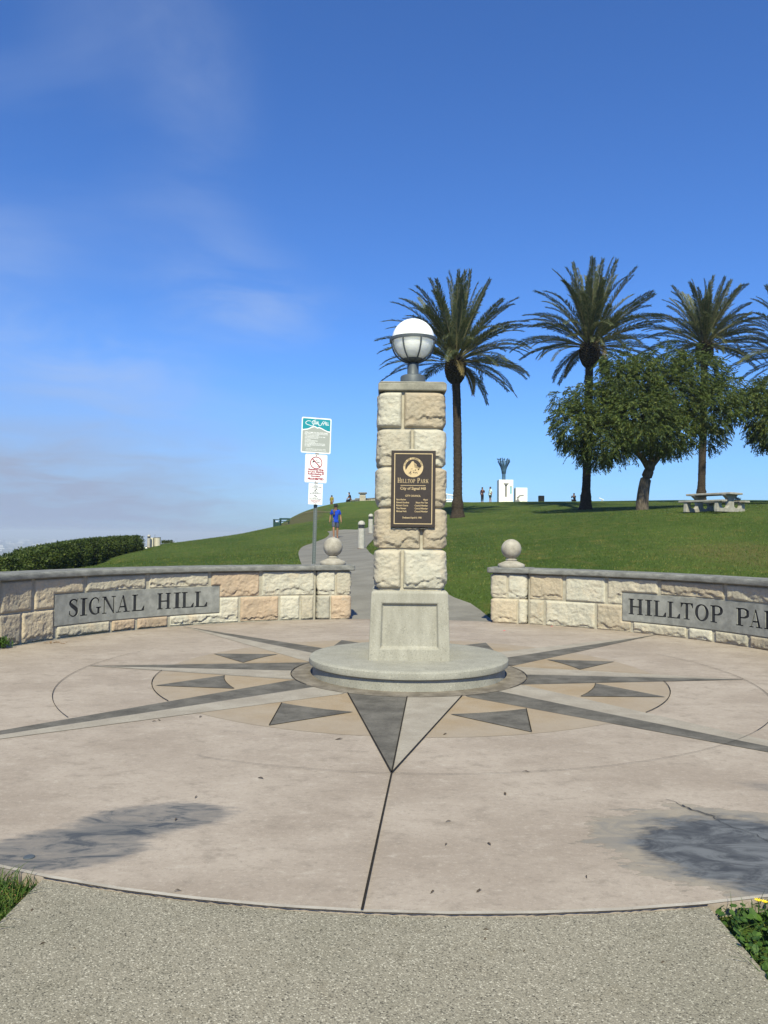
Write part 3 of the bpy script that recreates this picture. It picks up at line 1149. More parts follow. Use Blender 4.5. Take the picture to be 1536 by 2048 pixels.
def crom(pts, n=8):
    P = [Vector(p) for p in pts]
    out = []
    for i in range(len(P) - 1):
        p0, p1, p2, p3 = P[max(i - 1, 0)], P[i], P[i + 1], P[min(i + 2, len(P) - 1)]
        for k in range(n):
            tt = k / n
            out.append(0.5 * (2 * p1 + (p2 - p0) * tt + (2 * p0 - 5 * p1 + 4 * p2 - p3) * tt ** 2
                              + (3 * p1 - p0 - 3 * p2 + p3) * tt ** 3))
    out.append(P[-1])
    return out


def rect(x0, x1, y0, y1):
    return ('p', [(x0, y0), (x1, y0), (x1, y1), (x0, y1)])


def ell(cx, cy, rx, ry, wx, wy, a0=0, a1=360, n=40):
    pts = []
    for i in range(n + (0 if a1 - a0 >= 360 else 1)):
        a = R(a0 + (a1 - a0) * i / n)
        k = abs(math.cos(a)) ** 1.6
        pts.append((cx + rx * math.cos(a), cy + ry * math.sin(a), wy + (wx - wy) * k))
    return ('r', pts, a1 - a0 >= 360)


def spl(pts, ws):
    return ('r', [tuple(q) for q in crom([(x, y, w) for (x, y), w in zip(pts, ws)], 7)], False)


SF = 0.05
GLY = {
    'I': (0.42, [rect(.125, .295, 0, 1), rect(0, .42, 0, SF), rect(0, .42, 1 - SF, 1)]),
    'H': (0.90, [rect(.10, .26, 0, 1), rect(.64, .80, 0, 1), rect(0, .36, 0, SF), rect(0, .36, 1 - SF, 1),
                 rect(.54, .90, 0, SF), rect(.54, .90, 1 - SF, 1), rect(.2, .7, .47, .53)]),
    'L': (0.78, [rect(.10, .26, 0, 1), rect(0, .38, 1 - SF, 1), rect(0, .76, 0, .055),
                 ('p', [(.60, .02), (.78, .02), (.78, .30), (.73, .30)])]),
    'T': (0.80, [rect(.32, .48, 0, 1), rect(.2, .6, 0, SF), rect(0, .8, .94, 1),
                 ('p', [(0, .99), (.0, .70), (.05, .70), (.17, .99)]), ('p', [(.63, .99), (.75, .70), (.80, .70), (.80, .99)])]),
    'N': (0.92, [rect(.11, .18, 0, 1), rect(.73, .80, .0, 1), ('p', [(.08, 1), (.27, 1), (.80, 0), (.70, 0)]),
                 rect(0, .25, 1 - SF, 1), rect(0, .30, 0, SF), rect(.60, .92, 1 - SF, 1)]),
    'A': (0.95, [('p', [(.14, 0), (.21, 0), (.50, 1), (.44, 1)]), ('p', [(.62, 0), (.81, 0), (.54, 1), (.43, 1)]),
                 rect(.26, .68, .30, .36), rect(0, .34, 0, SF), rect(.50, .95, 0, SF)]),
    'P': (0.74, [rect(.10, .26, 0, 1), rect(0, .40, 0, SF), rect(0, .2, 1 - SF, 1),
                 spl([(.22, .97), (.44, .965), (.60, .87), (.635, .72), (.60, .57), (.44, .475), (.22, .47)],
                     [.06, .07, .13, .165, .13, .07, .06])]),
    'R': (0.88, [rect(.10, .26, 0, 1), rect(0, .38, 0, SF), rect(0, .2, 1 - SF, 1),
                 spl([(.22, .97), (.44, .965), (.60, .87), (.635, .73), (.60, .60), (.44, .50), (.22, .495)],
                     [.06, .07, .13, .165, .13, .07, .06]),
                 ('p', [(.36, .51), (.52, .52), (.80, 0), (.61, 0)]), rect(.58, .88, 0, SF)]),
    'K': (0.94, [rect(.10, .26, 0, 1), rect(0, .38, 0, SF), rect(0, .38, 1 - SF, 1),
                 ('p', [(.22, .40), (.22, .49), (.68, 1), (.76, 1)]), ('p', [(.36, .55), (.50, .66), (.86, 0), (.66, 0)]),
                 rect(.54, .88, 1 - SF, 1), rect(.56, .94, 0, SF)]),
    'S': (0.68, [spl([(.57, .74), (.51, .90), (.35, .965), (.17, .88), (.135, .74), (.25, .61), (.43, .48), (.56, .33),
                      (.54, .14), (.36, .035), (.17, .09), (.09, .28)],
                     [.05, .06, .06, .12, .15, .17, .18, .17, .13, .06, .06, .05]),
                 ('p', [(.55, .66), (.61, .66), (.61, 1), (.57, 1)]), ('p', [(.04, 0), (.08, 0), (.12, .34), (.06, .34)])]),
    'G': (0.88, [spl([(.70, .74), (.62, .90), (.46, .965), (.26, .88), (.14, .68), (.12, .50), (.14, .32), (.26, .12),
                      (.46, .035), (.62, .06), (.70, .16)],
                     [.05, .06, .06, .11, .16, .17, .16, .11, .06, .06, .06]),
                 rect(.63, .78, .05, .42), rect(.52, .88, .38, .43), ('p', [(.68, .66), (.74, .66), (.74, 1), (.71, 1)])]),
    'O': (0.90, [ell(.45, .5, .35, .465, .18, .055)]),
}


FAT = 1.0


def glyph_solid(mb, ch, tf, d0, d1):
    """Adds letter ch as solids to mb; tf(x, y, d) -> point; d0, d1 the two depths."""
    for it in GLY[ch][1]:
        if it[0] == 'p':
            p = it[1]
            n = len(p)
            if FAT != 1.0:
                mx = sum(q[0] for q in p) / n
                my = sum(q[1] for q in p) / n
                w_, h_ = max(q[0] for q in p) - min(q[0] for q in p), max(q[1] for q in p) - min(q[1] for q in p)
                fx, fy = (FAT, 1.0) if h_ > w_ else (1.0, 1 + (FAT - 1) * 1.6)
                if h_ > w_ > .25:
                    fx = 1 + (FAT - 1) * .25
                p = [(mx + (q[0] - mx) * fx, min(1.0, max(0.0, my + (q[1] - my) * fy))) for q in p]
            vs = [tf(x, y, d0) for x, y in p] + [tf(x, y, d1) for x, y in p]
            fs = [tuple(reversed(range(n))), tuple(range(n, 2 * n))]
            fs += [(i, (i + 1) % n, (i + 1) % n + n, i + n) for i in range(n)]
        else:
            pts, closed = it[1], it[2]
            n = len(pts)
            vs, fs = [], []
            for i in range(n):
                if closed:
                    a, b = pts[i - 1], pts[(i + 1) % n]
                else:
                    a, b = pts[max(i - 1, 0)], pts[min(i + 1, n - 1)]
                tx, ty = b[0] - a[0], b[1] - a[1]
                L = math.hypot(tx, ty) or 1
                ox, oy = -ty / L * pts[i][2] / 2 * FAT, tx / L * pts[i][2] / 2 * FAT
                x, y = pts[i][0], pts[i][1]
                vs += [tf(x + ox, y + oy, d0), tf(x - ox, y - oy, d0), tf(x - ox, y - oy, d1), tf(x + ox, y + oy, d1)]
            for i in range(n if closed else n - 1):
                j = (i + 1) % n
                for k in range(4):
                    k2 = (k + 1) % 4
                    fs.append((4 * i + k, 4 * i + k2, 4 * j + k2, 4 * j + k))
            if not closed:
                fs += [(3, 2, 1, 0), tuple(4 * (n - 1) + k for k in range(4))]
        mb.add(vs, fs)


def boolean_cut(block, cutter):
    md = block.modifiers.new('cut', 'BOOLEAN')
    md.operation = 'DIFFERENCE'
    md.solver = 'EXACT'
    md.use_self = True
    md.object = cutter
    bpy.context.view_layer.update()
    dg = bpy.context.evaluated_depsgraph_get()
    me = bpy.data.meshes.new_from_object(block.evaluated_get(dg))
    return me


# ------------------------------------------------------------------ the two walls
WTOP, WCAP, TH_W = 0.880, 0.972, 0.40


def make_wall(side):
    left = side == 'left'
    RW = 5.575 if left else 5.415
    org = (CX, CY, 0)
    ew = empty('park_wall', org)
    # table photograph column -> angle along the wall
    angs = np.linspace(98.0, 200.0, 500) if left else np.linspace(78.0, -15.0, 500)
    cols = []
    for a in angs:
        p = (CX + RW * math.cos(R(a)), CY + RW * math.sin(R(a)), 0.45)
        if (p[1]) < 4:
            cols.append(-99999 if left else 99999)
        else:
            cols.append(proj(*p)[0])
    cols = np.array(cols)
    order = np.argsort(cols)

    def ang(px):
        return float(np.interp(px, cols[order], angs[order]))

    def S(px):                       # arc length measured so that it grows to the right in the picture
        return -R(ang(px)) * RW

    def pathf(s, z):
        a = -s / RW
        ca, sa = np.cos(a), np.sin(a)
        return CX + RW * ca, CY + RW * sa, -ca, -sa

    pier_px = (631, 704) if left else (980, 1057)
    a_in = ang(pier_px[0] if left else pier_px[1])       # where wall meets pier
    a_out = R(178) if left else R(3)
    # mortar core
    mb = MB()
    n = 60
    aa = np.linspace(R(a_in), a_out, n + 1)
    vs, fs = [], []
    for a in aa:
        for r, z in ((RW, -0.1), (RW, WTOP), (RW + TH_W, WTOP), (RW + TH_W, -0.4)):
            vs.append((CX + r * math.cos(a), CY + r * math.sin(a), z))
    for i in range(n):
        for k in range(4):
            k2 = (k + 1) % 4
            fs.append((4 * i + k, 4 * i + 4 + k, 4 * i + 4 + k2, 4 * i + k2))
    fs += [(0, 1, 2, 3), tuple(4 * n + k for k in (3, 2, 1, 0))]
    mb.add(vs, fs).build('mortar_core', M['mortar_grey'], ew, org)
    # coping with a rounded front edge
    mb = MB()
    prof = [(-0.075, WTOP + .002), (-0.09, WTOP + .012), (-0.096, WTOP + .046), (-0.09, WCAP - .016), (-0.074, WCAP - .002), (-0.04, WCAP),
            (TH_W + .06, WCAP), (TH_W + .09, WCAP - .03), (TH_W + .08, WTOP + .002)]
    vs, fs = [], []
    m = len(prof)
    for i, a in enumerate(aa):
        for dr, z in prof:
            w = 0.002 * math.sin(i * 1.7)
            vs.append((CX + (RW + dr + w) * math.cos(a), CY + (RW + dr + w) * math.sin(a), z + w * .6))
    for i in range(n):
        for k in range(m):
            k2 = (k + 1) % m
            fs.append((m * i + k, m * i + m + k, m * i + m + k2, m * i + k2))
    fs += [tuple(range(m)), tuple(m * n + k for k in reversed(range(m)))]
    mb.add(vs, fs).build('coping', M['coping'], ew, org, True, 40)
    ZL0, ZL1, ZU0, ZU1 = 0.0, 0.428, 0.440, 0.872
    PZ0, PZ1 = 0.185, 0.628
    seed = 100 if left else 300
    if left:
        pa, pb = 108, 438
        upper = [(-170, -92, BUFF, 0), (-86, -6, GREY, 0), (-1, 62, BUFF, 0), (67, 166, WARM, 1), (171, 290.5, CREAM, 2), (297, 416, CREAM, 2),
                 (421.5, 518, ORANGE, 3), (523, 628, PALE, 0)]
        lower = [(-160, -75, GREY, 0), (-70, -8, BUFF, 0), (-4, 40, BUFF, 0), (43, 107, WARM, 0), (114, 219, CREAM, 2), (224, 270, ORANGE, 2),
                 (275, 335, ORANGE, 2), (340, 477, PALE, 3), (480.5, 557, ORANGE, 0), (560, 599, PALE, 0), (602, 627, CREAM, 0)]
    else:
        pa, pb = 1246, 1700
        upper = [(1059, 1126, WARM, 0), (1131.5, 1211, PALE, 0), (1215.5, 1317, CREAM, 4), (1322, 1449, BUFF, 2), (1454, 1590, CREAM, 2),
                 (1596, 1690, CREAM, 2), (1706, 1840, WARM, 0)]
        lower = [(1059, 1088, CREAM, 0), (1091.5, 1190, PALE, 0), (1194, 1262, BUFF, 5), (1267, 1373, CREAM, 2), (1378, 1425, PALE, 2),
                 (1431, 1496, CREAM, 2), (1501, 1600, BUFF, 2), (1606, 1690, CREAM, 2), (1706, 1840, CREAM, 0)]
    sa, sb = S(pa), S(pb)
    for row, (z0, z1) in ((upper, (ZU0, ZU1)), (lower, (ZL0, ZL1))):
        for (x0, x1, tc_, md) in row:
            seed += 1
            s0, s1 = S(x0), S(x1)
            zz0, zz1 = z0, z1
            notch = None
            up = row is upper
            if md == 2:
                zz0, zz1 = (PZ1 + .012, z1) if up else (z0, PZ0 - .012)
            elif md in (1, 3, 4, 5):
                notch = (sa - .006, sb + .006, PZ0 - .012, PZ1 + .012)
            rough_stone(ew, org, pathf, s0, s1, zz0, zz1, tc_, seed, notch, bulge=0.036, ledge=0.88,
                        res=0.015 if -40 < x0 < 1560 else 0.04)
    global FAT
    FAT = 1.28
    # carved name panel, one slab per letter so that it follows the curve
    if left:
        letters = [('S', 135, 156), ('I', 159, 173.5), ('G', 176, 201), ('N', 203, 231), ('A', 230.5, 259), ('L', 263, 287.5), (' ', 290, 311),
                   ('H', 313.5, 341), ('I', 346, 361), ('L', 362.5, 386.5), ('L', 389, 413.5)]
        z0, z1 = 0.288, 0.552
    else:
        letters = [('H', 1258, 1287), ('I', 1291, 1305.5), ('L', 1308.5, 1333), ('L', 1336, 1361), ('T', 1362.5, 1387), ('O', 1391, 1418.5),
                   ('P', 1422, 1447.5), (' ', 1451, 1470), ('P', 1473.5, 1501), ('A', 1499, 1527), ('R', 1530, 1561), ('K', 1563, 1594)]
        z0, z1 = 0.290, 0.545
    bounds = [sa]
    for i in range(len(letters) - 1):
        bounds.append((S(letters[i][2]) + S(letters[i + 1][1])) / 2)
    bounds.append(S(438) if left else S(1625))
    pm = MB()
    cells = []
    for (ch, x0, x1), s0, s1 in zip(letters, bounds[:-1], bounds[1:]):
        sc = (s0 + s1) / 2
        a = -sc / RW
        o = Vector((CX + RW * math.cos(a), CY + RW * math.sin(a), 0))
        nrm = Vector((-math.cos(a), -math.sin(a), 0))
        tg = Vector((math.sin(a), -math.cos(a), 0))
        hw = (s1 - s0) / 2 + .0008

        def T(x, z, d, o=o, tg=tg, nrm=nrm):
            return o + tg * x + nrm * d + Vector((0, 0, z))
        bx = MB()
        vs = [T(x, z, d) for d in (-.03, .022) for (x, z) in ((-hw, PZ0), (hw, PZ0), (hw, PZ1), (-hw, PZ1))]
        bx.add(vs, [(0, 1, 2, 3), (4, 5, 6, 7), (0, 1, 5, 4), (1, 2, 6, 5), (2, 3, 7, 6), (3, 0, 4, 7)])
        blk = bx.build('block_tmp', M['name_panel'])
        if ch != ' ':
            l0, l1 = S(x0) - sc, S(x1) - sc
            gw = GLY[ch][0]

            def tf(x, y, d, l0=l0, l1=l1, gw=gw, T=T):
                return T(l0 + x / gw * (l1 - l0), z0 + y * (z1 - z0), d)
            g = MB()
            glyph_solid(g, ch, tf, 0.006, 0.05)
            cut = g.build('cut_tmp', M['letter_dark'])
            me = boolean_cut(blk, cut)
            bpy.data.objects.remove(cut)
            g2 = MB()
            glyph_solid(g2, ch, tf, -0.02, 0.0075)
            cells.append(g2)
        else:
            me = blk.data
        vs = [tuple(v.co) for v in me.vertices]
        fs = [tuple(p.vertices) for p in me.polygons]
        pm.add(vs, fs)
        bpy.data.objects.remove(blk)
    panel = pm.build('name_panel', M['name_panel'], ew, org)
    for g2 in cells:
        g2.build('letter', M['letter_dark'], panel, org)
    FAT = 1.0
    # end pier
    pa_ = (ang(pier_px[0]) + ang(pier_px[1])) / 2
    wpx = abs(R(ang(pier_px[0]) - ang(pier_px[1]))) * RW / 2
    rc = RW + 0.16
    pc = Vector((CX + rc * math.cos(R(pa_)), CY + rc * math.sin(R(pa_)), 0))
    ep = empty('pier', (0, 0, 0))
    ep.parent = ew
    nrm = Vector((-math.cos(R(pa_)), -math.sin(R(pa_))))
    tg = Vector((-nrm.y, nrm.x))
    if tg.x < 0:
        tg = -tg
    HX, HY = wpx - 0.045, 0.215
    per = 4 * (HX + HY)

    def ppath(s, z):
        """Rounded rectangle seen from above; s = 0 at the middle of the front, growing to the right."""
        s = np.mod(np.asarray(s, float) + HX, per)
        x = np.where(s < 2 * HX, -HX + s, np.where(s < 2 * HX + 2 * HY, HX, np.where(s < 4 * HX + 2 * HY, HX - (s - 2 * HX - 2 * HY), -HX)))
        y = np.where(s < 2 * HX, HY, np.where(s < 2 * HX + 2 * HY, HY - (s - 2 * HX), np.where(s < 4 * HX + 2 * HY, -HY, -HY + (s - 4 * HX - 2 * HY))))
        p = 9.0
        ux, uy = x / HX, y / HY
        k = (np.abs(ux) ** p + np.abs(uy) ** p) ** (-1 / p)
        x, y = x * k, y * k
        gx_, gy_ = np.sign(ux) * np.abs(ux) ** 6 / HX, np.sign(uy) * np.abs(uy) ** 6 / HY
        L = np.hypot(gx_, gy_) + 1e-9
        gx_, gy_ = gx_ / L, gy_ / L
        return (pc.x + tg.x * x + nrm.x * y, pc.y + tg.y * x + nrm.y * y, tg.x * gx_ + nrm.x * gy_, tg.y * gx_ + nrm.y * gy_)

    core = MB()
    ss = np.linspace(0, per, 33)[:-1]
    X, Y, _, _ = ppath(ss, ss * 0)
    core.prism(list(zip(X, Y)), -0.1, WTOP - .004)
    core.build('mortar_core', M['mortar'], ep, org)
    # joints measured on the front face, as a fraction of its width
    if left:
        rows = [(ZU0, ZU1, (670 - 631) / 73, PALE, CREAM), (ZL0, ZL1, (659 - 631) / 73, GREY, ORANGE)]
    else:
        rows = [(ZU0, ZU1, (1017 - 980) / 77, CREAM, PALE), (ZL0, ZL1, (1040 - 980) / 77, WARM, PALE)]
    for z0_, z1_, fr, ca, cb in rows:
        j = -HX + 2 * HX * fr
        seed += 1
        rough_stone(ep, org, ppath, j + .008, HX + 2 * HY * 0.55, z0_, z1_, cb, seed, None, 0.038, 0.8)
        seed += 1
        rough_stone(ep, org, ppath, -HX - 2 * HY * 0.55, j - .008, z0_, z1_, ca, seed, None, 0.038, 0.8)
        seed += 1
        rough_stone(ep, org, ppath, HX + 2 * HY * 0.55 + .012, HX + 2 * HY + HX, z0_, z1_, CREAM, seed, None, 0.045, 0.5, 0.04)
        rough_stone(ep, org, ppath, HX + 2 * HY + HX + .012, per - HX - 2 * HY * 0.55 - .012, z0_, z1_, CREAM, seed + 50, None, 0.045, 0.5, 0.04)
    # pier cap
    cb_ = MB()
    hx, hy = HX + .085, HY + .085
    pts = []
    for (sx, sy) in ((1, 1), (-1, 1), (-1, -1), (1, -1)):
        for k in range(6):
            a = R(90 * k / 5) if (sx, sy) == (1, 1) else None
            a0 = {(1, 1): 0, (-1, 1): 90, (-1, -1): 180, (1, -1): 270}[(sx, sy)]
            a = R(a0 + 90 * k / 5)
            pts.append((sx * (hx - .06) + .06 * math.cos(a), sy * (hy - .06) + .06 * math.sin(a)))
    W3 = [(pc.x + tg.x * x + nrm.x * y, pc.y + tg.y * x + nrm.y * y) for x, y in pts]
    cb_.prism(W3, WTOP + .004, WCAP + .010)
    bevel(cb_.build('pier_cap', M['coping'], ep, org), 0.022, 3)
    # ball finial
    fin = MB()
    zt = WCAP + .010
    fin.lathe([(.235, zt), (.24, zt + .012), (.24, zt + .045), (.225, zt + .062), (.17, zt + .085), (.115, zt + .108), (.095, zt + .118), (.095, zt + .128),
               (.105, zt + .132), (.105, zt + .142), (.092, zt + .146), (.092, zt + .16)], 40, (pc.x, pc.y, 0))
    bz = zt + .155 + .172
    base_f = fin.build('finial_base', M['finial'], ep, org, True, 45)
    MB().ball((pc.x, pc.y, bz), .180, 48, 28).build('finial_ball', M['finial'], ep, org, True)
    return ew


wl_ = make_wall('left')
tag(wl_, 'curved limestone park wall with carved SIGNAL HILL panel and ball finial', 'wall', 'entrance walls of the plaza')
wr_ = make_wall('right')
tag(wr_, 'curved limestone park wall with carved HILLTOP PARK panel and ball finial', 'wall', 'entrance walls of the plaza')

# ------------------------------------------------------------------ central pillar
PO = (CX, CY, 0.0)
ep = empty('stone_pillar', PO)
tag(ep, 'tall rough limestone pillar on a panelled plinth and round base', 'pillar')
mb = MB().lathe([(1.068, -0.05), (1.068, 0.115)], 96, (CX, CY, 0))
mb.build('drum', M['base_concrete'], ep, PO, True, 40)
mb = MB().lathe([(1.02, .112), (1.085, .114), (1.105, .126), (1.11, .15), (1.105, .186), (1.085, .202), (1.06, .206), (.3, .207)], 120, (CX, CY, 0))
mb.build('base_disc', M['base_concrete'], ep, PO, True, 40)
# plinth: tapering block with a recessed panel in each face
PX = CX - 0.005
z0, z1, h0, h1 = 0.205, 0.945, 0.437, 0.412
mb = MB()
core_i = 0.030
for k in range(4):
    ca, sa = round(math.cos(k * math.pi / 2)), round(math.sin(k * math.pi / 2))

    def P(x, z, inset, ca=ca, sa=sa):
        h = h0 + (h1 - h0) * (z - z0) / (z1 - z0) - inset
        xx, yy = x * (h0 + (h1 - h0) * (z - z0) / (z1 - z0)), -h
        if abs(x) == 1:
            xx = math.copysign(h0 + (h1 - h0) * (z - z0) / (z1 - z0), x)
        return (PX + xx * ca - yy * sa, CY + xx * sa + yy * ca, z)
    a0, a1, b0, b1 = -.72, .72, z0 + .125, z1 - .135
    e = .035
    vs = [P(-1, z0, 0), P(1, z0, 0), P(1, z1 - .02, 0), P(-1, z1 - .02, 0),
          P(a0, b0, 0), P(a1, b0, 0), P(a1, b1, 0), P(a0, b1, 0),
          P(a0 + e, b0 + e * .45, .036), P(a1 - e, b0 + e * .45, .036), P(a1 - e, b1 - e * .45, .036), P(a0 + e, b1 - e * .45, .036)]
    fs = [(0, 1, 5, 4), (1, 2, 6, 5), (2, 3, 7, 6), (3, 0, 4, 7), (4, 5, 9, 8), (5, 6, 10, 9), (6, 7, 11, 10), (7, 4, 8, 11), (8, 9, 10, 11)]
    mb.add(vs, fs)
ht = h0 + (h1 - h0) * (z1 - .02 - z0) / (z1 - z0)
top = [(PX + x * (ht), CY + y * (ht), z1 - .02) for x, y in ((-1, -1), (1, -1), (1, 1), (-1, 1))]
tp2 = [(PX + x * (ht - .02), CY + y * (ht - .02), z1) for x, y in ((-1, -1), (1, -1), (1, 1), (-1, 1))]
mb.add(top + tp2, [(0, 1, 5, 4), (1, 2, 6, 5), (2, 3, 7, 6), (3, 0, 4, 7), (4, 5, 6, 7)])
bm_o = mb.build('plinth', M['plinth_concrete'], ep, PO)
bmx = bmesh.new()
bmx.from_mesh(bm_o.data)
bmesh.ops.remove_doubles(bmx, verts=bmx.verts, dist=0.002)
bmesh.ops.recalc_face_normals(bmx, faces=bmx.faces)
bmx.to_mesh(bm_o.data)
bmx.free()
bevel(bm_o, 0.012, 2)

SXC = CX + 0.003


def half(z):
    return 0.352 + (0.322 - 0.352) * (np.asarray(z, float) - 0.95) / 2.15


def pil(s, z):
    """Square with softened corners; s in 0..8 half-widths, s = 0 at the middle of the front."""
    h = half(z)
    s = np.mod(np.asarray(s, float) + 1, 8)
    x = np.where(s < 2, -1 + s, np.where(s < 4, 1, np.where(s < 6, 1 - (s - 4), -1)))
    y = np.where(s < 2, -1, np.where(s < 4, -1 + (s - 2), np.where(s < 6, 1, 1 - (s - 6))))
    p = 10.0
    k = (np.abs(x) ** p + np.abs(y) ** p) ** (-1 / p)
    gx_, gy_ = np.sign(x) * np.abs(x) ** 7, np.sign(y) * np.abs(y) ** 7
    L = np.hypot(gx_, gy_) + 1e-9
    return SXC + x * k * h, CY + y * k * h, gx_ / L, gy_ / L


core = MB()
vs, fs = [], []
ss = np.linspace(0, 8, 49)[:-1]
for z in (0.945, 3.11):
    X, Y, _, _ = pil(ss, np.full_like(ss, z))
    vs += [(a, b, z) for a, b in zip(X, Y)]
n = 48
fs = [(i, (i + 1) % n, (i + 1) % n + n, i + n) for i in range(n)] + [tuple(range(n)), tuple(range(2 * n - 1, n - 1, -1))]
core.add(vs, fs).build('mortar_core', M['mortar'], ep, PO)
courses = [(0.965, 1.383, -0.26, CREAM, PALE), (1.395, 1.826, 0.33, WARM, WARM), (1.838, 2.274, 0.10, CREAM, WARM),
           (2.286, 2.692, 0.02, CREAM, PALE), (2.704, 3.098, -0.30, PALE, WARM)]
seed = 500
VERTS_SCALE = 0.35
for (a, b, j, cl, cr_) in courses:
    rg = random.Random(seed)
    jr, jl, jb = 2 + rg.uniform(-.5, .4), -2 + rg.uniform(-.4, .5), 4 + rg.uniform(-.4, .4)
    g = 0.035

    def pf(s, z):
        return pil(s / VERTS_SCALE, z)
    for (s0, s1, c) in ((j + g, jr - g, cr_), (jl + g, j - g, cl), (jr + g, jb - g, CREAM), (jb + g, jl + 8 - g, CREAM)):
        seed += 1
        front = s0 < 1.2 and s1 > -1.2
        rough_stone(ep, PO, pf, s0 * VERTS_SCALE, s1 * VERTS_SCALE, a, b, c, seed, None, 0.056, 0.85 if front else 0.4,
                    0.0115 if front else 0.025, 0.04)
# capstone
cap = MB().box(CX + .006 - .372, CX + .006 + .372, CY - .372, CY + .372, 3.108, 3.192)
cap.box(CX + .006 - .372, CX + .006 + .372, CY - .372, CY + .372, 3.1925, 3.212, 0, .03)
bevel(cap.build('capstone', M['cap_stone'], ep, PO), 0.014, 2)

# ------------------------------------------------------------------ globe lamp
LO = (CX + .022, CY, 3.212)
lp = empty('globe_lamp', LO)
tag(lp, 'white globe lamp in a grey metal cage on top of the pillar', 'lamp')
lx, ly, lz = LO
gz = 3.748
mb = MB().lathe([(.142, lz), (.142, lz + .112), (.136, lz + .124), (.120, lz + .132), (.085, lz + .138), (.070, lz + .142), (.065, lz + .150),
                 (.065, lz + .258), (.055, lz + .264), (.042, lz + .268), (.042, lz + .278), (.05, lz + .285), (.085, lz + .30)], 36, (lx, ly, 0))
mb.build('lamp_base', M['lamp_metal'], lp, LO, True, 40)
gl = MB().ball((lx, ly, gz), .243, 56, 32).build('globe', M['globe'], lp, LO, True)
fm = MB()
fm.lathe([(.06, gz - .247), (.110, gz - .226), (.118, gz - .218), (.116, gz - .212), (.06, gz - .236)], 32, (lx, ly, 0))
fm.build('fitter', M['fitter'], lp, LO, True, 50)
mb = MB().lathe([(.252, gz - .016), (.268, gz - .018), (.270, gz + .014), (.252, gz + .016)], 64, (lx, ly, 0))
mb.build('cage_ring', M['lamp_metal'], lp, LO, True, 40)
for k in range(8):
    a = R(-90 - 28 + 46 * k)
    pts = []
    for i in range(15):
        b = R(-2 - 78 * i / 14)
        pts.append((lx + .259 * math.cos(b) * math.cos(a), ly + .259 * math.cos(b) * math.sin(a), gz + .259 * math.sin(b)))
    MB().tube(pts, .0095, 6).build('cage_rib', M['lamp_metal'], lp, LO, True)


# ------------------------------------------------------------------ text
def text_verts(body, size, align='CENTER', bold=0.0, depth=0.0006, spacing=1.0):
    cu = bpy.data.curves.new('txt', 'FONT')
    cu.body = body
    cu.size = size
    cu.align_x = align
    cu.extrude = depth
    cu.offset = bold
    cu.resolution_u = 2
    cu.space_character = spacing
    o = bpy.data.objects.new('txt', cu)
    COL.objects.link(o)
    bpy.context.view_layer.update()
    me = bpy.data.meshes.new_from_object(o.evaluated_get(bpy.context.evaluated_depsgraph_get()))
    vs = [tuple(v.co) for v in me.vertices]
    fs = [tuple(p.vertices) for p in me.polygons]
    bpy.data.objects.remove(o)
    bpy.data.meshes.remove(me)
    return vs, fs


def put_text(mb, T, body, size, x, z, d, align='CENTER', bold=0.0, fit=None, spacing=1.0):
    vs, fs = text_verts(body, size, align, bold, spacing=spacing)
    if not vs:
        return
    k = 1.0
    if fit:
        w = max(v[0] for v in vs) - min(v[0] for v in vs)
        k = fit / w
    mb.add([T(x + v[0] * k, z + v[1], d + v[2]) for v in vs], fs)


def serif_text(mb, T, words_, x0, x1, zb, h, d):
    """words_: [(char, scale)]; fits the line between x0 and x1."""
    tot = sum((GLY[c][0] * s + .13 if c != ' ' else .5) for c, s in words_)
    k = (x1 - x0) / tot
    x = x0
    for c, s in words_:
        if c == ' ':
            x += .5 * k
            continue
        w = GLY[c][0] * s * k

        def tf(u, v, dd, x=x, w=w, c=c, s=s):
            return T(x + u / GLY[c][0] * w, zb + v * h * s, dd)
        glyph_solid(mb, c, tf, d - .001, d + .001)
        x += w + .13 * k


# ------------------------------------------------------------------ bronze plaque
PY = CY - 0.425
PC = at(826.5, 977.5, PY)
bq = empty('bronze_plaque', PC)
tag(bq, 'dark bronze plaque with raised gold lettering fixed to the pillar front', 'plaque')
KP = F / PY                          # photograph pixels per metre there


def TP(x, z, d):
    return Vector((PC[0] + x + z * 0.002, PC[1] - d, PC[2] + z))


def pq(px, py):
    return (px - 826.5) / KP, (977.5 - py) / KP


w, h = 44.5 / KP, 77 / KP
mb = MB()
mb.add([TP(sx * w, sz * h, d) for d in (-.055, 0) for sx, sz in ((-1, -1), (1, -1), (1, 1), (-1, 1))],
       [(0, 1, 2, 3), (4, 5, 6, 7), (0, 1, 5, 4), (1, 2, 6, 5), (2, 3, 7, 6), (3, 0, 4, 7)])
bevel(mb.build('plate', M['bronze_dark'], bq, PC), 0.004, 2)
mb = MB()
bw, bh, tk = 38.3 / KP, 71 / KP, 1.5 / KP
for (a0, a1, b0, b1) in ((-bw, bw, bh - tk, bh), (-bw, bw, -bh, -bh + tk), (-bw, -bw + tk, -bh + tk, bh - tk), (bw - tk, bw, -bh + tk, bh - tk)):
    mb.add([TP(x, z, d) for d in (-.001, .003) for x, z in ((a0, b0), (a1, b0), (a1, b1), (a0, b1))],
           [(0, 1, 2, 3), (4, 5, 6, 7), (0, 1, 5, 4), (1, 2, 6, 5), (2, 3, 7, 6), (3, 0, 4, 7)])
mb.build('border', M['bronze_gold'], bq, PC)
mb = MB()
hp = [(c, 1.0 if i in (0, 8) else .76) for i, c in enumerate('HILLTOP PARK')]
x0, _ = pq(795, 0)
x1, _ = pq(858, 0)
_, zb = pq(0, 966)
serif_text(mb, TP, hp, x0, x1, zb, 10.2 / KP, .003)
tag(mb.build('title_letters', M['bronze_gold'], bq, PC), kind='stuff')
mb = MB()
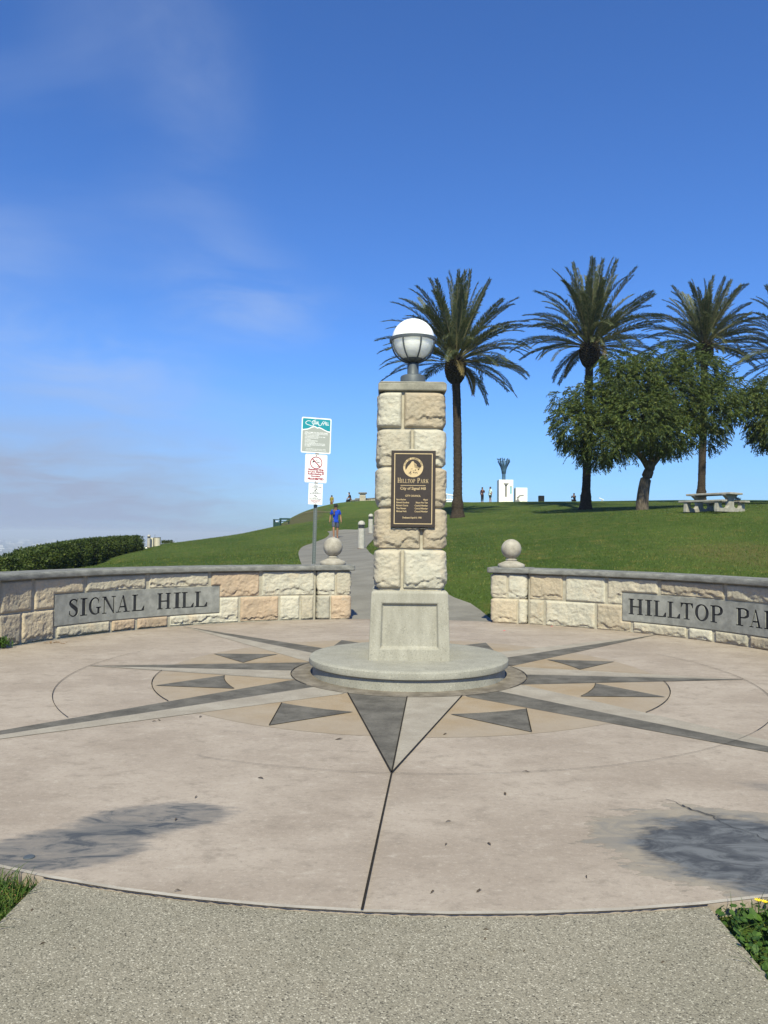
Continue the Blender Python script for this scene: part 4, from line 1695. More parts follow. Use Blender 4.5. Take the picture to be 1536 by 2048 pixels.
rx0, rz = pq(801, 971)
rx1, _ = pq(851, 971)
mb.add([TP(x, z, .002) for x, z in ((rx0, rz - .0025), (rx1, rz - .0025), (rx1, rz + .0025), (rx0, rz + .0025))], [(0, 1, 2, 3)])
for body, pxc, pyb, size, fit in (('City of Signal Hill', 826, 979.5, 8.0, 51), ('CITY COUNCIL', 826, 993.5, 5.2, 31),
                                  ('Dedicated April 8, 1998', 824.5, 1037, 4.8, 38)):
    x, z = pq(pxc, pyb)
    put_text(mb, TP, body, size / KP, x, z, .002, bold=.0005, fit=fit / KP)
for i, (a, b, wa, wb) in enumerate((('Sara Hanlon', 'Mayor', 19, 9), ('Edward Goodhue', 'Mayor Pro Tem', 25.5, 24),
                                    ('Richard Ceccia', 'Council Member', 23.5, 26.5), ('Tina Hansen', 'Council Member', 19.5, 26.5),
                                    ('Michael Noll', 'Council Member', 20, 26.5))):
    y = 1000.8 + i * 5.9
    x, z = pq(793 + wa / 2, y)
    put_text(mb, TP, a, 4.6 / KP, x, z, .002, bold=.0005, fit=wa / KP)
    x, z = pq(856 - wb / 2, y)
    put_text(mb, TP, b, 4.6 / KP, x, z, .002, bold=.0005, fit=wb / KP)
tag(mb.build('lettering', M['bronze_gold'], bq, PC), kind='stuff')
# round city seal
sc_x, sc_z = pq(826, 934.5)
rS = 20 / KP


def disc(mb, r, d, n=40, cx=0.0, cz=0.0):
    mb.add([TP(sc_x + cx + r * math.cos(2 * math.pi * i / n), sc_z + cz + r * math.sin(2 * math.pi * i / n), d) for i in range(n)],
           [tuple(range(n))])


mb = MB()
disc(mb, rS, .0025)
mb.build('seal', M['bronze_gold'], bq, PC)
mb = MB()
# dark sky crescent above the pale hill, derricks on the right, scrub at the foot
pts = []
for i in range(19):
    a = R(200 - 200 * i / 18)
    pts.append((.80 * rS * math.cos(a), .80 * rS * math.sin(a)))
hill = [(.62, -.02), (.40, .12), (.30, .34), (.12, .44), (.02, .62), (-.14, .60), (-.30, .36), (-.52, .12), (-.66, -.14)]
poly = pts + [(x * rS, z * rS) for x, z in hill]
mb.add([TP(sc_x + x, sc_z + z, .0034) for x, z in poly], [tuple(range(len(poly)))])
for i in range(7):
    x = (.16 + .085 * i) * rS
    mb.add([TP(sc_x + x + q[0] * rS, sc_z + q[1] * rS, .0040) for q in ((0, -.05 - .02 * i), (.035, -.05 - .02 * i), (-.05, .42 - .07 * i), (-.085, .42 - .07 * i))], [(0, 1, 2, 3)])
rg = random.Random(4)
for i in range(26):
    x, z = rg.uniform(-.45, .62) * rS, rg.uniform(-.72, -.10) * rS
    if math.hypot(x, z) > .78 * rS:
        continue
    r = rg.uniform(.03, .075) * rS
    mb.add([TP(sc_x + x + r * math.cos(q), sc_z + z + r * math.sin(q) * .7, .0040) for q in (0, 1.05, 2.1, 3.14, 4.2, 5.2)], [tuple(range(6))])
tag(mb.build('seal_relief', M['bronze_dark'], bq, PC), kind='stuff')
mb = MB()
txt = 'CITY OF SIGNAL HILL'
for i, ch in enumerate(txt):
    if ch == ' ':
        continue
    a = R(168 - 156 * i / (len(txt) - 1))
    vs, fs = text_verts(ch, .22 * rS, bold=.0003)
    ca, sa = math.cos(a - math.pi / 2), math.sin(a - math.pi / 2)
    mb.add([TP(sc_x + .83 * rS * math.cos(a) + v[0] * ca - v[1] * sa, sc_z + .83 * rS * math.sin(a) + v[0] * sa + v[1] * ca, .0040) for v in vs], fs)
tag(mb.build('seal_lettering', M['bronze_dark'], bq, PC), kind='stuff')
mb = MB()
for s_ in (-1, 1):
    z = s_ * (h + .006)
    pts = [(-w * .98 + 2 * w * .98 * i / 16, z + random.uniform(-.006, .006)) for i in range(17)]
    vs = [TP(x, q + .010, -.045) for x, q in pts] + [TP(x, q - .010, -.012 - random.uniform(0, .012)) for x, q in pts] + [TP(x, q - .012, -.055) for x, q in pts]
    fs = [(i, i + 1, 17 + i + 1, 17 + i) for i in range(16)] + [(17 + i, 18 + i, 35 + i, 34 + i) for i in range(16)]
    mb.add(vs, fs)
tag(mb.build('mortar_bed', M['mortar'], bq, PC), kind='stuff')

# ------------------------------------------------------------------ sign post with three signs
SD = 16.4
gp = onground(627, SD)
top = at(634.5, 900, SD)
sp_ = empty('sign_post', gp)
tag(sp_, 'perforated galvanised sign post behind the left wall carrying three signs', 'post')
lean = (top[0] - gp[0]) / (top[2] - gp[2])


def post_pt(dx, dy, z):
    return (gp[0] + lean * (z - gp[2]) + dx, gp[1] + dy, z)


mb = MB()
zt = top[2] + .70
prof = [(-.040, .0), (-.034, .0), (-.018, .022), (.018, .022), (.034, .0), (.040, .0), (.040, .006), (.036, .006), (.020, .030), (-.020, .030), (-.036, .006), (-.040, .006)]
n = len(prof)
vs = [post_pt(x, y, z) for z in (gp[2] - .3, zt) for x, y in prof]
fs = [(i, (i + 1) % n, (i + 1) % n + n, i + n) for i in range(n)] + [tuple(reversed(range(n))), tuple(range(n, 2 * n))]
mb.add(vs, fs).build('channel', M['galvanized'], sp_, gp)
mb = MB()
for k in range(76):
    z = gp[2] + .2 + k * .0508
    if z > zt - .05:
        break
    mb.add([post_pt(.0062 * math.cos(q), .0205, z + .0062 * math.sin(q)) for q in np.arange(0, 6.28, 6.28 / 8)], [tuple(range(8))])
tag(mb.build('punched_holes', M['sign_black'], sp_, gp, fix=False), kind='stuff')


def make_sign(name, label, pxc, pyc, wpx, hpx, yaw, roll, front):
    c = at(pxc, pyc, SD - .045 - front)
    e = empty(name, c)
    tag(e, label, 'sign', 'signs on the perforated post')
    k = F / (SD - .045 - front)
    cw, sw = math.cos(R(yaw)), math.sin(R(yaw))
    cr__, sr = math.cos(R(roll)), math.sin(R(roll))

    def T(x, z, d):
        x2, z2 = x * cr__ - z * sr, x * sr + z * cr__
        return Vector((c[0] + x2 * cw + d * sw * 1.0, c[1] + x2 * sw - d * cw, c[2] + z2))
    return e, c, k, T, wpx / 2 / k / cw, hpx / 2 / k


def rrect(w, h, r, n=6):
    out = []
    for (sx, sy, a0) in ((1, 1, 0), (-1, 1, 90), (-1, -1, 180), (1, -1, 270)):
        for i in range(n + 1):
            a = R(a0 + 90 * i / n)
            out.append((sx * (w - r) + r * math.cos(a), sy * (h - r) + r * math.sin(a)))
    return out


def plate(mb, T, pts, d0, d1):
    n = len(pts)
    vs = [T(x, z, d0) for x, z in pts] + [T(x, z, d1) for x, z in pts]
    fs = [tuple(range(n)), tuple(range(n, 2 * n))] + [(i, (i + 1) % n, (i + 1) % n + n, i + n) for i in range(n)]
    mb.add(vs, fs)


# 1: welcome and rules
e, c, k, T, w, h = make_sign('park_sign', 'teal and grey welcome sign with white hill outline, topmost on the post', 632.5, 871, 58, 71.5, 17, -1.2, .0)
mb = MB()
plate(mb, T, rrect(w, h, .03), -.003, 0)
mb.build('backing', M['sign_white'], e, c)
iw, ih = w - .022, h - .026
hl = [(-1, .30), (-.62, .36), (-.30, .50), (-.12, .54), (.05, .46), (.20, .49), (.38, .44), (.62, .34), (.80, .28), (1, .26)]
mb = MB()
hl_ = [(x * iw, z * ih) for x, z in hl]
up = [(x, z + .012) for x, z in hl_]
topc = [p for p in rrect(iw, ih, .02) if p[1] > 0]
poly = [q for q in topc] + up
mb.add([T(x, z, .0015) for x, z in poly], [tuple(range(len(poly)))])
mb.build('teal_field', M['sign_teal'], e, c)
mb = MB()
lowc = [p for p in rrect(iw, ih, .02) if p[1] < 0]
dn = [(x, z - .012) for x, z in hl_]
poly = lowc + dn[::-1]
mb.add([T(x, z, .0015) for x, z in poly], [tuple(range(len(poly)))])
mb.build('grey_field', M['sign_grey'], e, c)
mb = MB()


def stroke(mb, T, pts, wd, d):
    q = crom([(x, z, 0) for x, z in pts], 6)
    vs, fs = [], []
    for i, p in enumerate(q):
        a, b = q[max(i - 1, 0)], q[min(i + 1, len(q) - 1)]
        t_ = (b - a).normalized()
        vs += [T(p.x - t_.y * wd / 2, p.y + t_.x * wd / 2, d), T(p.x + t_.y * wd / 2, p.y - t_.x * wd / 2, d)]
    fs = [(2 * i, 2 * i + 1, 2 * i + 3, 2 * i + 2) for i in range(len(q) - 1)]
    mb.add(vs, fs)


s1 = [(-.05, .94), (-.20, .90), (-.34, .80), (-.28, .70), (-.20, .62), (-.34, .56), (-.52, .60), (-.74, .66), (-.78, .76), (-.62, .86), (-.42, .84)]
stroke(mb, T, [(x * iw, z * ih) for x, z in s1], .011, .002)
stroke(mb, T, [(x * iw, z * ih) for x, z in [(.14, .66), (.22, .60), (.34, .66), (.42, .80), (.50, .90)]], .010, .002)
stroke(mb, T, [(x * iw, z * ih) for x, z in [(.46, .64), (.54, .76), (.62, .90)]], .010, .002)
stroke(mb, T, [(x * iw, z * ih) for x, z in [(.34, .74), (.5, .76), (.66, .78)]], .008, .002)
put_text(mb, T, 'IGNAL', .10, -.02 * iw, .67 * ih, .0022, bold=.002, fit=.40 * iw)
put_text(mb, T, 'ILL', .10, .76 * iw, .66 * ih, .0022, bold=.002, fit=.26 * iw)
tag(mb.build('script_title', M['sign_white'], e, c), kind='stuff')
mb = MB()
put_text(mb, T, 'WELCOME TO HILLTOP PARK', .034, 0, .13 * ih, .002, bold=.001, fit=1.66 * iw)
put_text(mb, T, 'Please Observe the Following Park Regulations', .026, 0, .06 * ih, .002, bold=.0006, fit=1.72 * iw)
for i, s_ in enumerate(('PARK HOURS DAWN TO DUSK', 'DOGS MUST BE ON A LEASH AT ALL TIMES', 'PICK UP AFTER YOUR PET', 'NO ALCOHOL', 'NO FIRES OR FIREWORKS',
                        'NO MOTOR VEHICLES', 'NO LITTERING PLEASE USE TRASH CANS', 'NO AMPLIFIED MUSIC WITHOUT A PERMIT', 'NO CAMPING')):
    put_text(mb, T, '\u2022 ' + s_, .026, -.84 * iw, (-.03 - .083 * i) * ih, .002, 'LEFT', bold=.0006, fit=min(1.5, .045 * len(s_)) * iw)
put_text(mb, T, 'CITY OF SIGNAL HILL MUNICIPAL CODE', .022, 0, -.85 * ih, .002, bold=.0004, fit=1.4 * iw)
put_text(mb, T, 'THANK YOU FOR KEEPING OUR PARK CLEAN', .022, 0, -.93 * ih, .002, bold=.0004, fit=1.5 * iw)
tag(mb.build('lettering', M['sign_white'], e, c), kind='stuff')

# 2: skating prohibition
e, c, k, T, w, h = make_sign('prohibition_sign', 'white sign with red skating ban circle and red lettering, middle of the post', 632, 937, 43, 57, 17, -1.2, .004)
mb = MB()
plate(mb, T, rrect(w, h, .03), -.003, 0)
mb.build('backing', M['sign_white'], e, c)
mb = MB()
o_, i_ = rrect(w - .014, h - .014, .024), rrect(w - .019, h - .019, .02)
n = len(o_)
mb.add([T(x, z, .001) for x, z in o_ + i_], [(a, (a + 1) % n, (a + 1) % n + n, a + n) for a in range(n)])
cz = .40 * h
for i in range(40):
    a, b = 2 * math.pi * i / 40, 2 * math.pi * (i + 1) / 40
    mb.add([T(r * math.cos(q), cz + r * math.sin(q), .002) for r, q in ((.115, a), (.115, b), (.133, b), (.133, a))], [(0, 1, 2, 3)])
mb.add([T(x, cz + z, .003) for x, z in ((-.094, .080), (-.080, .094), (.094, -.080), (.080, -.094))], [(0, 1, 2, 3)])
for i, (s_, fw) in enumerate((('Skateboarding,', 1.62), ('In-Line Skating,', 1.70), ('Rollerskating &', 1.66), ('Scooters', .95))):
    put_text(mb, T, s_, .050, 0, (-.13 - .155 * i) * h, .002, bold=.0022, fit=fw * (w - .03))
put_text(mb, T, 'PROHIBITED', .058, 0, -.80 * h, .002, bold=.003, fit=1.66 * (w - .03))
tag(mb.build('red_print', M['sign_red'], e, c), kind='stuff')
mb = MB()
for poly in ([(-.085, .00), (-.045, .012), (-.03, .03), (-.05, .045), (-.075, .03)], [(.01, .012), (.07, .0), (.10, -.012), (.09, .004), (.02, .028)],
             [(-.02, .045), (.02, .055), (.035, .050), (-.015, .037)], [(-.03, -.07), (-.01, -.075), (-.01, -.085), (-.035, -.082)],
             [(.03, -.075), (.06, -.075), (.05, -.088), (.025, -.086)]):
    mb.add([T(x, cz + z, .0015) for x, z in poly], [tuple(range(len(poly)))])
for z in (h * .965 - .02, -h * .94):
    mb.add([T(.010 * math.cos(q), z + .010 * math.sin(q), .004) for q in np.arange(0, 6.28, 6.28 / 10)], [tuple(range(10))])
tag(mb.build('black_print', M['sign_black'], e, c), kind='stuff')

# 3: small notice
e, c, k, T, w, h = make_sign('notice_sign', 'small white notice with black pictograms, lowest on the post', 631, 988, 27.5, 42, 17, -1.2, .004)
mb = MB()
plate(mb, T, rrect(w, h, .012), -.003, 0)
mb.build('backing', M['sign_white'], e, c)
mb = MB()
put_text(mb, T, 'PLEASE', .028, 0, .73 * h, .002, bold=.0006, fit=.6 * w)
put_text(mb, T, 'NO SMOKING IN PARK', .020, 0, .62 * h, .002, bold=.0006, fit=1.7 * w)
cz = .38 * h
for i in range(28):
    a, b = 2 * math.pi * i / 28, 2 * math.pi * (i + 1) / 28
    mb.add([T(r * math.cos(q), cz + r * math.sin(q), .002) for r, q in ((.036, a), (.036, b), (.042, b), (.042, a))], [(0, 1, 2, 3)])
mb.add([T(x, cz + z, .002) for x, z in ((-.024, -.02), (-.008, -.028), (.028, .022), (.012, .028))], [(0, 1, 2, 3)])
put_text(mb, T, 'NO LITTER', .018, 0, .10 * h, .002, bold=.0005, fit=.9 * w)
put_text(mb, T, 'KEEP YOUR DOG ON LEASH', .018, 0, .02 * h, .002, bold=.0005, fit=1.7 * w)
dog = [(-.034, .012), (-.02, .012), (.012, .004), (.026, -.004), (.03, -.02), (.022, -.018), (.02, -.028), (.012, -.026), (.008, -.012), (-.008, -.006),
       (-.012, -.018), (-.018, -.018), (-.018, 0), (-.03, .002)]
mb.add([T(x, -.17 * h + z, .002) for x, z in dog], [tuple(range(len(dog)))])
put_text(mb, T, 'CLEAN UP', .018, 0, -.40 * h, .002, bold=.0005, fit=.8 * w)
put_text(mb, T, 'DISPOSE OF WASTE PROPERLY', .018, 0, -.51 * h, .002, bold=.0005, fit=1.75 * w)
for z in (.90 * h, -.93 * h):
    mb.add([T(.009 * math.cos(q), z + .009 * math.sin(q), .004) for q in np.arange(0, 6.28, 6.28 / 10)], [tuple(range(10))])
tag(mb.build('black_print', M['sign_black'], e, c), kind='stuff')
mb = MB()
for i, s_ in enumerate(('VIOLATORS WILL BE CITED', 'PURSUANT TO CITY CODE', 'THANK YOU')):
    put_text(mb, T, s_, .018, 0, (-.64 - .09 * i) * h, .002, bold=.0005, fit=(1.4, 1.2, .7)[i] * w)
tag(mb.build('red_print', M['sign_red'], e, c), kind='stuff')

# ------------------------------------------------------------------ path bollard lights


def make_bollard(loc):
    e = empty('bollard_light', loc)
    MB().lathe([(.128, -.2), (.128, .755), (.122, .762)], 28).build('shaft', M['bollard_white'], e, smooth=True, autos=40)
    MB().lathe([(.108, .756), (.108, .905)], 28).build('lens', M['bollard_band'], e, smooth=True, autos=40)
    for z in (.785, .82, .855, .89):
        MB().lathe([(.108, z - .006), (.130, z - .008), (.130, z - .002), (.108, z + .004)], 28).build('louver', M['bollard_band'], e, smooth=True, autos=40)
    prof = [(.132, .90), (.134, .915)] + [(.132 * math.cos(R(a)) + .001, .92 + .13 * math.sin(R(a))) for a in range(0, 91, 10)]
    MB().lathe(prof, 28).build('dome', M['bollard_white'], e, smooth=True, autos=50)
    MB().lathe([(.15, -.1), (.15, .012), (.128, .03)], 24).build('foot', M['rust'], e, smooth=True, autos=40)
    return e


b1 = make_bollard(onground(723, 28.3))
tag(b1, 'white dome-topped bollard light on the path, the larger nearer one', 'bollard', 'bollard lights along the path')
b2 = copy_tree(b1)
b2.location = onground(741.5, 40.5)
tag(b2, 'white dome-topped bollard light on the path, the smaller farther one', 'bollard', 'bollard lights along the path')

# ------------------------------------------------------------------ people


def skin(name, J, edges, mat, parent, root, sub=2, smooth=True):
    names = list(J)
    ix = {n_: i for i, n_ in enumerate(names)}
    me = bpy.data.meshes.new(name)
    me.from_pydata([J[n_][:3] for n_ in names], [(ix[a], ix[b]) for a, b in edges], [])
    o = bpy.data.objects.new(name, me)
    COL.objects.link(o)
    sk = o.modifiers.new('skin', 'SKIN')
    sk.use_smooth_shade = smooth
    for n_ in names:
        v = me.skin_vertices[0].data[ix[n_]]
        r = J[n_][3]
        v.radius = r if isinstance(r, tuple) else (r, r)
        v.use_root = n_ == root
    ss_ = o.modifiers.new('sub', 'SUBSURF')
    ss_.levels = ss_.render_levels = sub
    bpy.context.view_layer.update()
    m2 = bpy.data.meshes.new_from_object(o.evaluated_get(bpy.context.evaluated_depsgraph_get()))
    m2.materials.clear()
    m2.materials.append(mat)
    bpy.data.objects.remove(o)
    if smooth:
        m2.polygons.foreach_set('use_smooth', [True] * len(m2.polygons))
    return link(name, m2, parent)


def person(label, loc, rz, pose, top, bottom, shoes, hat=None, hair=True, short_leg=True, short_arm=True, detail=1, scale=1.0, skinm='skin', extra=None):
    """Faces local -Y. pose gives hip, knee, ankle, elbow, wrist points for l and r."""
    e = empty('person', loc, rz)
    e.scale = (scale,) * 3
    tag(e, label, 'person')
    g = pose
    bx, by, bz = g.get('pelvis', (0, 0, .95))
    tx, ty, tz = g.get('chest', (0, 0, 1.31))
    hx_, hy_, hz_ = g.get('head', (0, -.03, 1.60))
    nk = ((tx + hx_) / 2, (ty + hy_) / 2 + .01, tz + .155)
    mid = ((bx + tx) / 2, (by + ty) / 2, (bz + tz) / 2)
    J = {'pelvis': (bx, by, bz, (.135, .10)), 'mid': mid + ((.125, .095),), 'chest': (tx, ty, tz, (.150, .105)), 'neck': nk + (.052,),
         'jaw': (hx_, hy_ - .012, hz_ - .04, (.062, .075)), 'skull': (hx_, hy_ + .012, hz_ + .045, (.078, .092)), 'crown': (hx_, hy_ + .015, hz_ + .10, (.055, .065)),
         'nose': (hx_, hy_ - .098, hz_ - .005, .012)}
    E = [('pelvis', 'mid'), ('mid', 'chest'), ('chest', 'neck'), ('neck', 'jaw'), ('jaw', 'skull'), ('skull', 'crown'), ('jaw', 'nose')]
    for sd, sx in (('l', 1), ('r', -1)):
        sh = (tx + sx * .175, ty + .01, tz + .085)
        el, wr = g['elbow_' + sd], g['wrist_' + sd]
        v = Vector(wr) - Vector(el)
        v.normalize()
        pm_ = Vector(wr) + v * .075
        hp = (bx + sx * .088, by, bz - .06)
        kn, an = g['knee_' + sd], g['ankle_' + sd]
        J.update({'sh' + sd: sh + (.062,), 'el' + sd: tuple(el) + (.043,), 'wr' + sd: tuple(wr) + (.028,), 'palm' + sd: tuple(pm_) + ((.022, .036),),
                  'hip' + sd: hp + (.098,), 'kn' + sd: tuple(kn) + (.058,), 'calf' + sd: tuple(Vector(kn).lerp(Vector(an), .3)) + (.056,), 'an' + sd: tuple(an) + (.038,),
                  'toe' + sd: tuple(Vector(an) + Vector((sx * .02, -.17, -.045))) + (.036,)})
        E += [('chest', 'sh' + sd), ('sh' + sd, 'el' + sd), ('el' + sd, 'wr' + sd), ('wr' + sd, 'palm' + sd), ('pelvis', 'hip' + sd), ('hip' + sd, 'kn' + sd),
              ('kn' + sd, 'calf' + sd), ('calf' + sd, 'an' + sd), ('an' + sd, 'toe' + sd)]
    body = skin('body', J, E, M[skinm], e, 'pelvis', 2 if detail else 1)
    if detail:
        hb_ = MB()
        for sd, sx in (('l', 1), ('r', -1)):
            el, wr = Vector(g['elbow_' + sd]), Vector(g['wrist_' + sd])
            v = (wr - el).normalized()
            side = Vector((0, -1, 0))
            side = (side - v * side.dot(v)).normalized()
            for q in range(4):
                b0 = wr + v * .085 + side * (-.026 + .017 * q)
                L = (.058, .07, .075, .065)[q]
                hb_.tube([b0, b0 + v * L * .5 + Vector((-sx * .006, 0, 0)), b0 + v * L + Vector((-sx * .022, 0, 0))], [.0095, .009, .007], 6)
            b0 = wr + v * .035 + side * .03
            hb_.tube([b0, b0 + side * .025 + v * .025, b0 + side * .03 + v * .055], [.012, .011, .008], 6)
        tag(hb_.build('fingers', M[skinm], body, smooth=True), kind='stuff')
        fb = MB()
        for sx in (1, -1):
            fb.ball((hx_ + sx * .030, hy_ - .078, hz_ + .03), .010, 8, 6)
        tag(fb.build('eyes', M['hair_black'], body, smooth=True), kind='stuff')
        fb = MB()
        fb.tube([(hx_ - .022, hy_ - .083, hz_ - .045), (hx_, hy_ - .09, hz_ - .047), (hx_ + .022, hy_ - .083, hz_ - .045)], .006, 6)
        fb.build('mouth', M['scarf_brown'], body, smooth=True)
        fb = MB()
        for sx in (1, -1):
            fb.ball((hx_ + sx * .082, hy_ + .02, hz_ + .012), .022, 8, 6, 1.4)
        tag(fb.build('ears', M[skinm], body, smooth=True), kind='stuff')
    # clothes: the same skeleton, a little fuller
    kt = {'hem': (bx, by, bz - .075, (.158, .128)), 'pelvis': (bx, by, bz + .02, (.152, .120)), 'mid': mid + ((.148, .118),), 'chest': (tx, ty, tz, (.170, .125)), 'neck0': (nk[0], nk[1], nk[2] - .06, .075)}
    Et = [('hem', 'pelvis'), ('pelvis', 'mid'), ('mid', 'chest'), ('chest', 'neck0')]
    for sd, sx in (('l', 1), ('r', -1)):
        sh = (tx + sx * .175, ty + .01, tz + .085)
        el = g['elbow_' + sd]
        kt['sh' + sd] = sh + (.076,)
        Et.append(('chest', 'sh' + sd))
        if short_arm:
            kt['sl' + sd] = tuple(Vector(sh).lerp(Vector(el), .78)) + (.066,)
            Et.append(('sh' + sd, 'sl' + sd))
        else:
            kt['sl' + sd] = tuple(el) + (.058,)
            kt['cf' + sd] = tuple(Vector(el).lerp(Vector(g['wrist_' + sd]), .9)) + (.044,)
            Et += [('sh' + sd, 'sl' + sd), ('sl' + sd, 'cf' + sd)]
    skin('shirt', kt, Et, M[top], e, 'pelvis', 2 if detail else 1)
    kb = {'waist': (bx, by, bz + .10, (.135, .108)), 'pelvis': (bx, by, bz - .01, (.150, .122))}
    Eb = [('waist', 'pelvis')]
    for sd, sx in (('l', 1), ('r', -1)):
        hp = (bx + sx * .095, by, bz - .08)
        kn, an = g['knee_' + sd], g['ankle_' + sd]
        kb['hip' + sd] = hp + (.112,)
        Eb.append(('pelvis', 'hip' + sd))
        if short_leg:
            kb['kn' + sd] = tuple(Vector(kn) + Vector((0, 0, .02))) + (.092,)
            Eb.append(('hip' + sd, 'kn' + sd))
        else:
            kb['kn' + sd] = tuple(kn) + (.082,)
            kb['an' + sd] = tuple(Vector(kn).lerp(Vector(an), .92)) + (.062,)
            Eb += [('hip' + sd, 'kn' + sd), ('kn' + sd, 'an' + sd)]
    skin('shorts' if short_leg else 'trousers', kb, Eb, M[bottom], e, 'pelvis', 2 if detail else 1)
    for sd, sx in (('l', 1), ('r', -1)):
        an = Vector(g['ankle_' + sd])
        sj = {'heel': tuple(an + Vector((0, .03, -.045))) + ((.045, .04),), 'mid': tuple(an + Vector((sx * .01, -.08, -.05))) + ((.048, .036),),
              'toe': tuple(an + Vector((sx * .02, -.175, -.062))) + ((.042, .026),), 'cuff': tuple(an + Vector((0, .005, .02))) + (.046,)}
        skin('shoe', sj, [('heel', 'mid'), ('mid', 'toe'), ('heel', 'cuff')], M[shoes if isinstance(shoes, str) else shoes[0 if sd == 'l' else 1]], e, 'heel', 1)
    if hat:
        hm = MB()
        c = (hx_, hy_ + .012, hz_ + .06)
        hm.lathe([(.17, -.004), (.175, 0), (.10, .022), (.098, .03), (.094, .075), (.075, .100), (.02, .108)], 22, c)
        hm.build('hat', M[hat], e, smooth=True, autos=60)
    elif hair:
        hm = MB()
        hm.ball((hx_, hy_ + .035, hz_ + .05), .105, 16, 10, 1.05)
        hm.build('hair', M['hair_black'], e, smooth=True)
    return e


# the man on the path
man_p = onground(671, 38.6)
walk_pose = dict(chest=(0, -.02, 1.32), head=(0, -.05, 1.585), elbow_l=(.255, .03, 1.13), wrist_l=(.275, -.06, .90), elbow_r=(-.26, .06, 1.13), wrist_r=(-.285, .0, .90),
                 knee_l=(.10, .02, .50), ankle_l=(.10, .10, .09), knee_r=(-.10, -.14, .52), ankle_r=(-.085, -.16, .11))
man = person('man in a blue T-shirt, dark hat and grey shorts walking down the path', man_p, R(6), walk_pose, 'shirt_blue', 'shorts_grey',
             ('shoe_dark', 'shoe_white'), hat='hat_dark', detail=1)
man_sc = MB()
man_sc.tube([(-.12, -.10, 1.44), (-.07, -.14, 1.36), (-.08, -.15, 1.25), (-.10, -.15, 1.17)], [.05, .045, .05, .03], 8)
man_sc.tube([(-.10, .02, 1.47), (0, -.08, 1.455), (.10, .02, 1.47)], [.04, .045, .04], 8)
man_sc.build('scarf', M['scarf_brown'], man, smooth=True)
# on the ridge
p = onground(662.5, 89)
olive_pose = dict(chest=(0, -.05, 1.30), head=(.06, -.16, 1.52), elbow_l=(.24, -.03, 1.06), wrist_l=(.16, -.14, .90), elbow_r=(-.24, -.03, 1.06), wrist_r=(-.2, -.12, .88),
                  knee_l=(.09, -.02, .50), ankle_l=(.09, .04, .09), knee_r=(-.08, .0, .5), ankle_r=(-.08, .03, .09))
person('person in an olive top and rust trousers standing on the ridge with bowed head', (p[0], p[1], p[2]), R(150), olive_pose, 'shirt_olive', 'trousers_rust', 'shoe_dark',
       short_leg=False, detail=0)

# low curved stone wall on the ridge with two little capped piers
RWc = []
for px, py, d in ((698, 1011.5, 87), (712, 1009, 86.5), (730, 1007.5, 86), (755, 1006, 86), (790, 1006, 87), (830, 1006, 89)):
    q = at(px, py, d)
    RWc.append((q[0], q[1], max(q[2] - .02, ground(q[0], q[1]) - .05)))
rw = empty('ridge_wall', RWc[0])
tag(rw, 'low limestone seat wall with dark coping along the ridge', 'wall')
q = crom(RWc, 6)
blocks = []
rg = random.Random(11)
i = 0
for i in range(len(q) - 1):
    a, b = q[i], q[i + 1]
    t_ = (b - a).normalized()
    nn = Vector((-t_.y, t_.x, 0)) * .18
    g = .01
    a2, b2 = a + t_ * g, b - t_ * g
    vs = [v + Vector((0, 0, z)) for z in (-.9, .46) for v in (a2 + nn, b2 + nn, b2 - nn, a2 - nn)]
    o = MB().add(vs, [(0, 1, 2, 3), (4, 5, 6, 7), (0, 1, 5, 4), (1, 2, 6, 5), (2, 3, 7, 6), (3, 0, 4, 7)]).build('stone', M['stone'], rw, RWc[0])
    cc_ = rg.choice((CREAM, PALE, WARM, BUFF, ORANGE))
    o.color = cc_ + (1,)
mb = MB()
vs, fs = [], []
for a in range(len(q)):
    t_ = (q[min(a + 1, len(q) - 1)] - q[max(a - 1, 0)]).normalized()
    nn = Vector((-t_.y, t_.x, 0)) * .25
    vs += [q[a] + nn + Vector((0, 0, .465)), q[a] - nn + Vector((0, 0, .465)), q[a] - nn + Vector((0, 0, .58)), q[a] + nn + Vector((0, 0, .58))]
for a in range(len(q) - 1):
    for k in range(4):
        k2 = (k + 1) % 4
        fs.append((4 * a + k, 4 * a + k2, 4 * a + 4 + k2, 4 * a + 4 + k))
fs += [(0, 1, 2, 3), tuple(4 * (len(q) - 1) + k for k in (3, 2, 1, 0))]
mb.add(vs, fs).build('coping', M['coping'], rw, RWc[0])
for (px, ptop, w_, d, lab) in ((725.5, 985, .36, 85.6, 'taller capped stone pier standing behind the ridge wall'), (715.5, 996.5, .22, 86.6, 'short capped stone pier left of the taller ridge pier')):
    tp_ = at(px, ptop, d)
    gz_ = ground(tp_[0], d)
    e = empty('stone_pier', (tp_[0], d, gz_))
    tag(e, lab, 'pier', 'small piers on the ridge')
    hh_ = tp_[2] - gz_
    bevel(MB().box(-w_, w_, -w_, w_, -.3, hh_ * .55, 0, .02).build('shaft', M['mortar'], e), .03)
    bevel(MB().box(-w_ * .96, w_ * .96, -w_ * .96, w_ * .96, hh_ * .56, hh_ - .16, 0, .03).build('upper_shaft', M['mortar'], e), .03)
    bevel(MB().box(-w_ * 1.3, w_ * 1.3, -w_ * 1.3, w_ * 1.3, hh_ - .155, hh_, 0, .0).build('cap', M['coping'], e), .03)
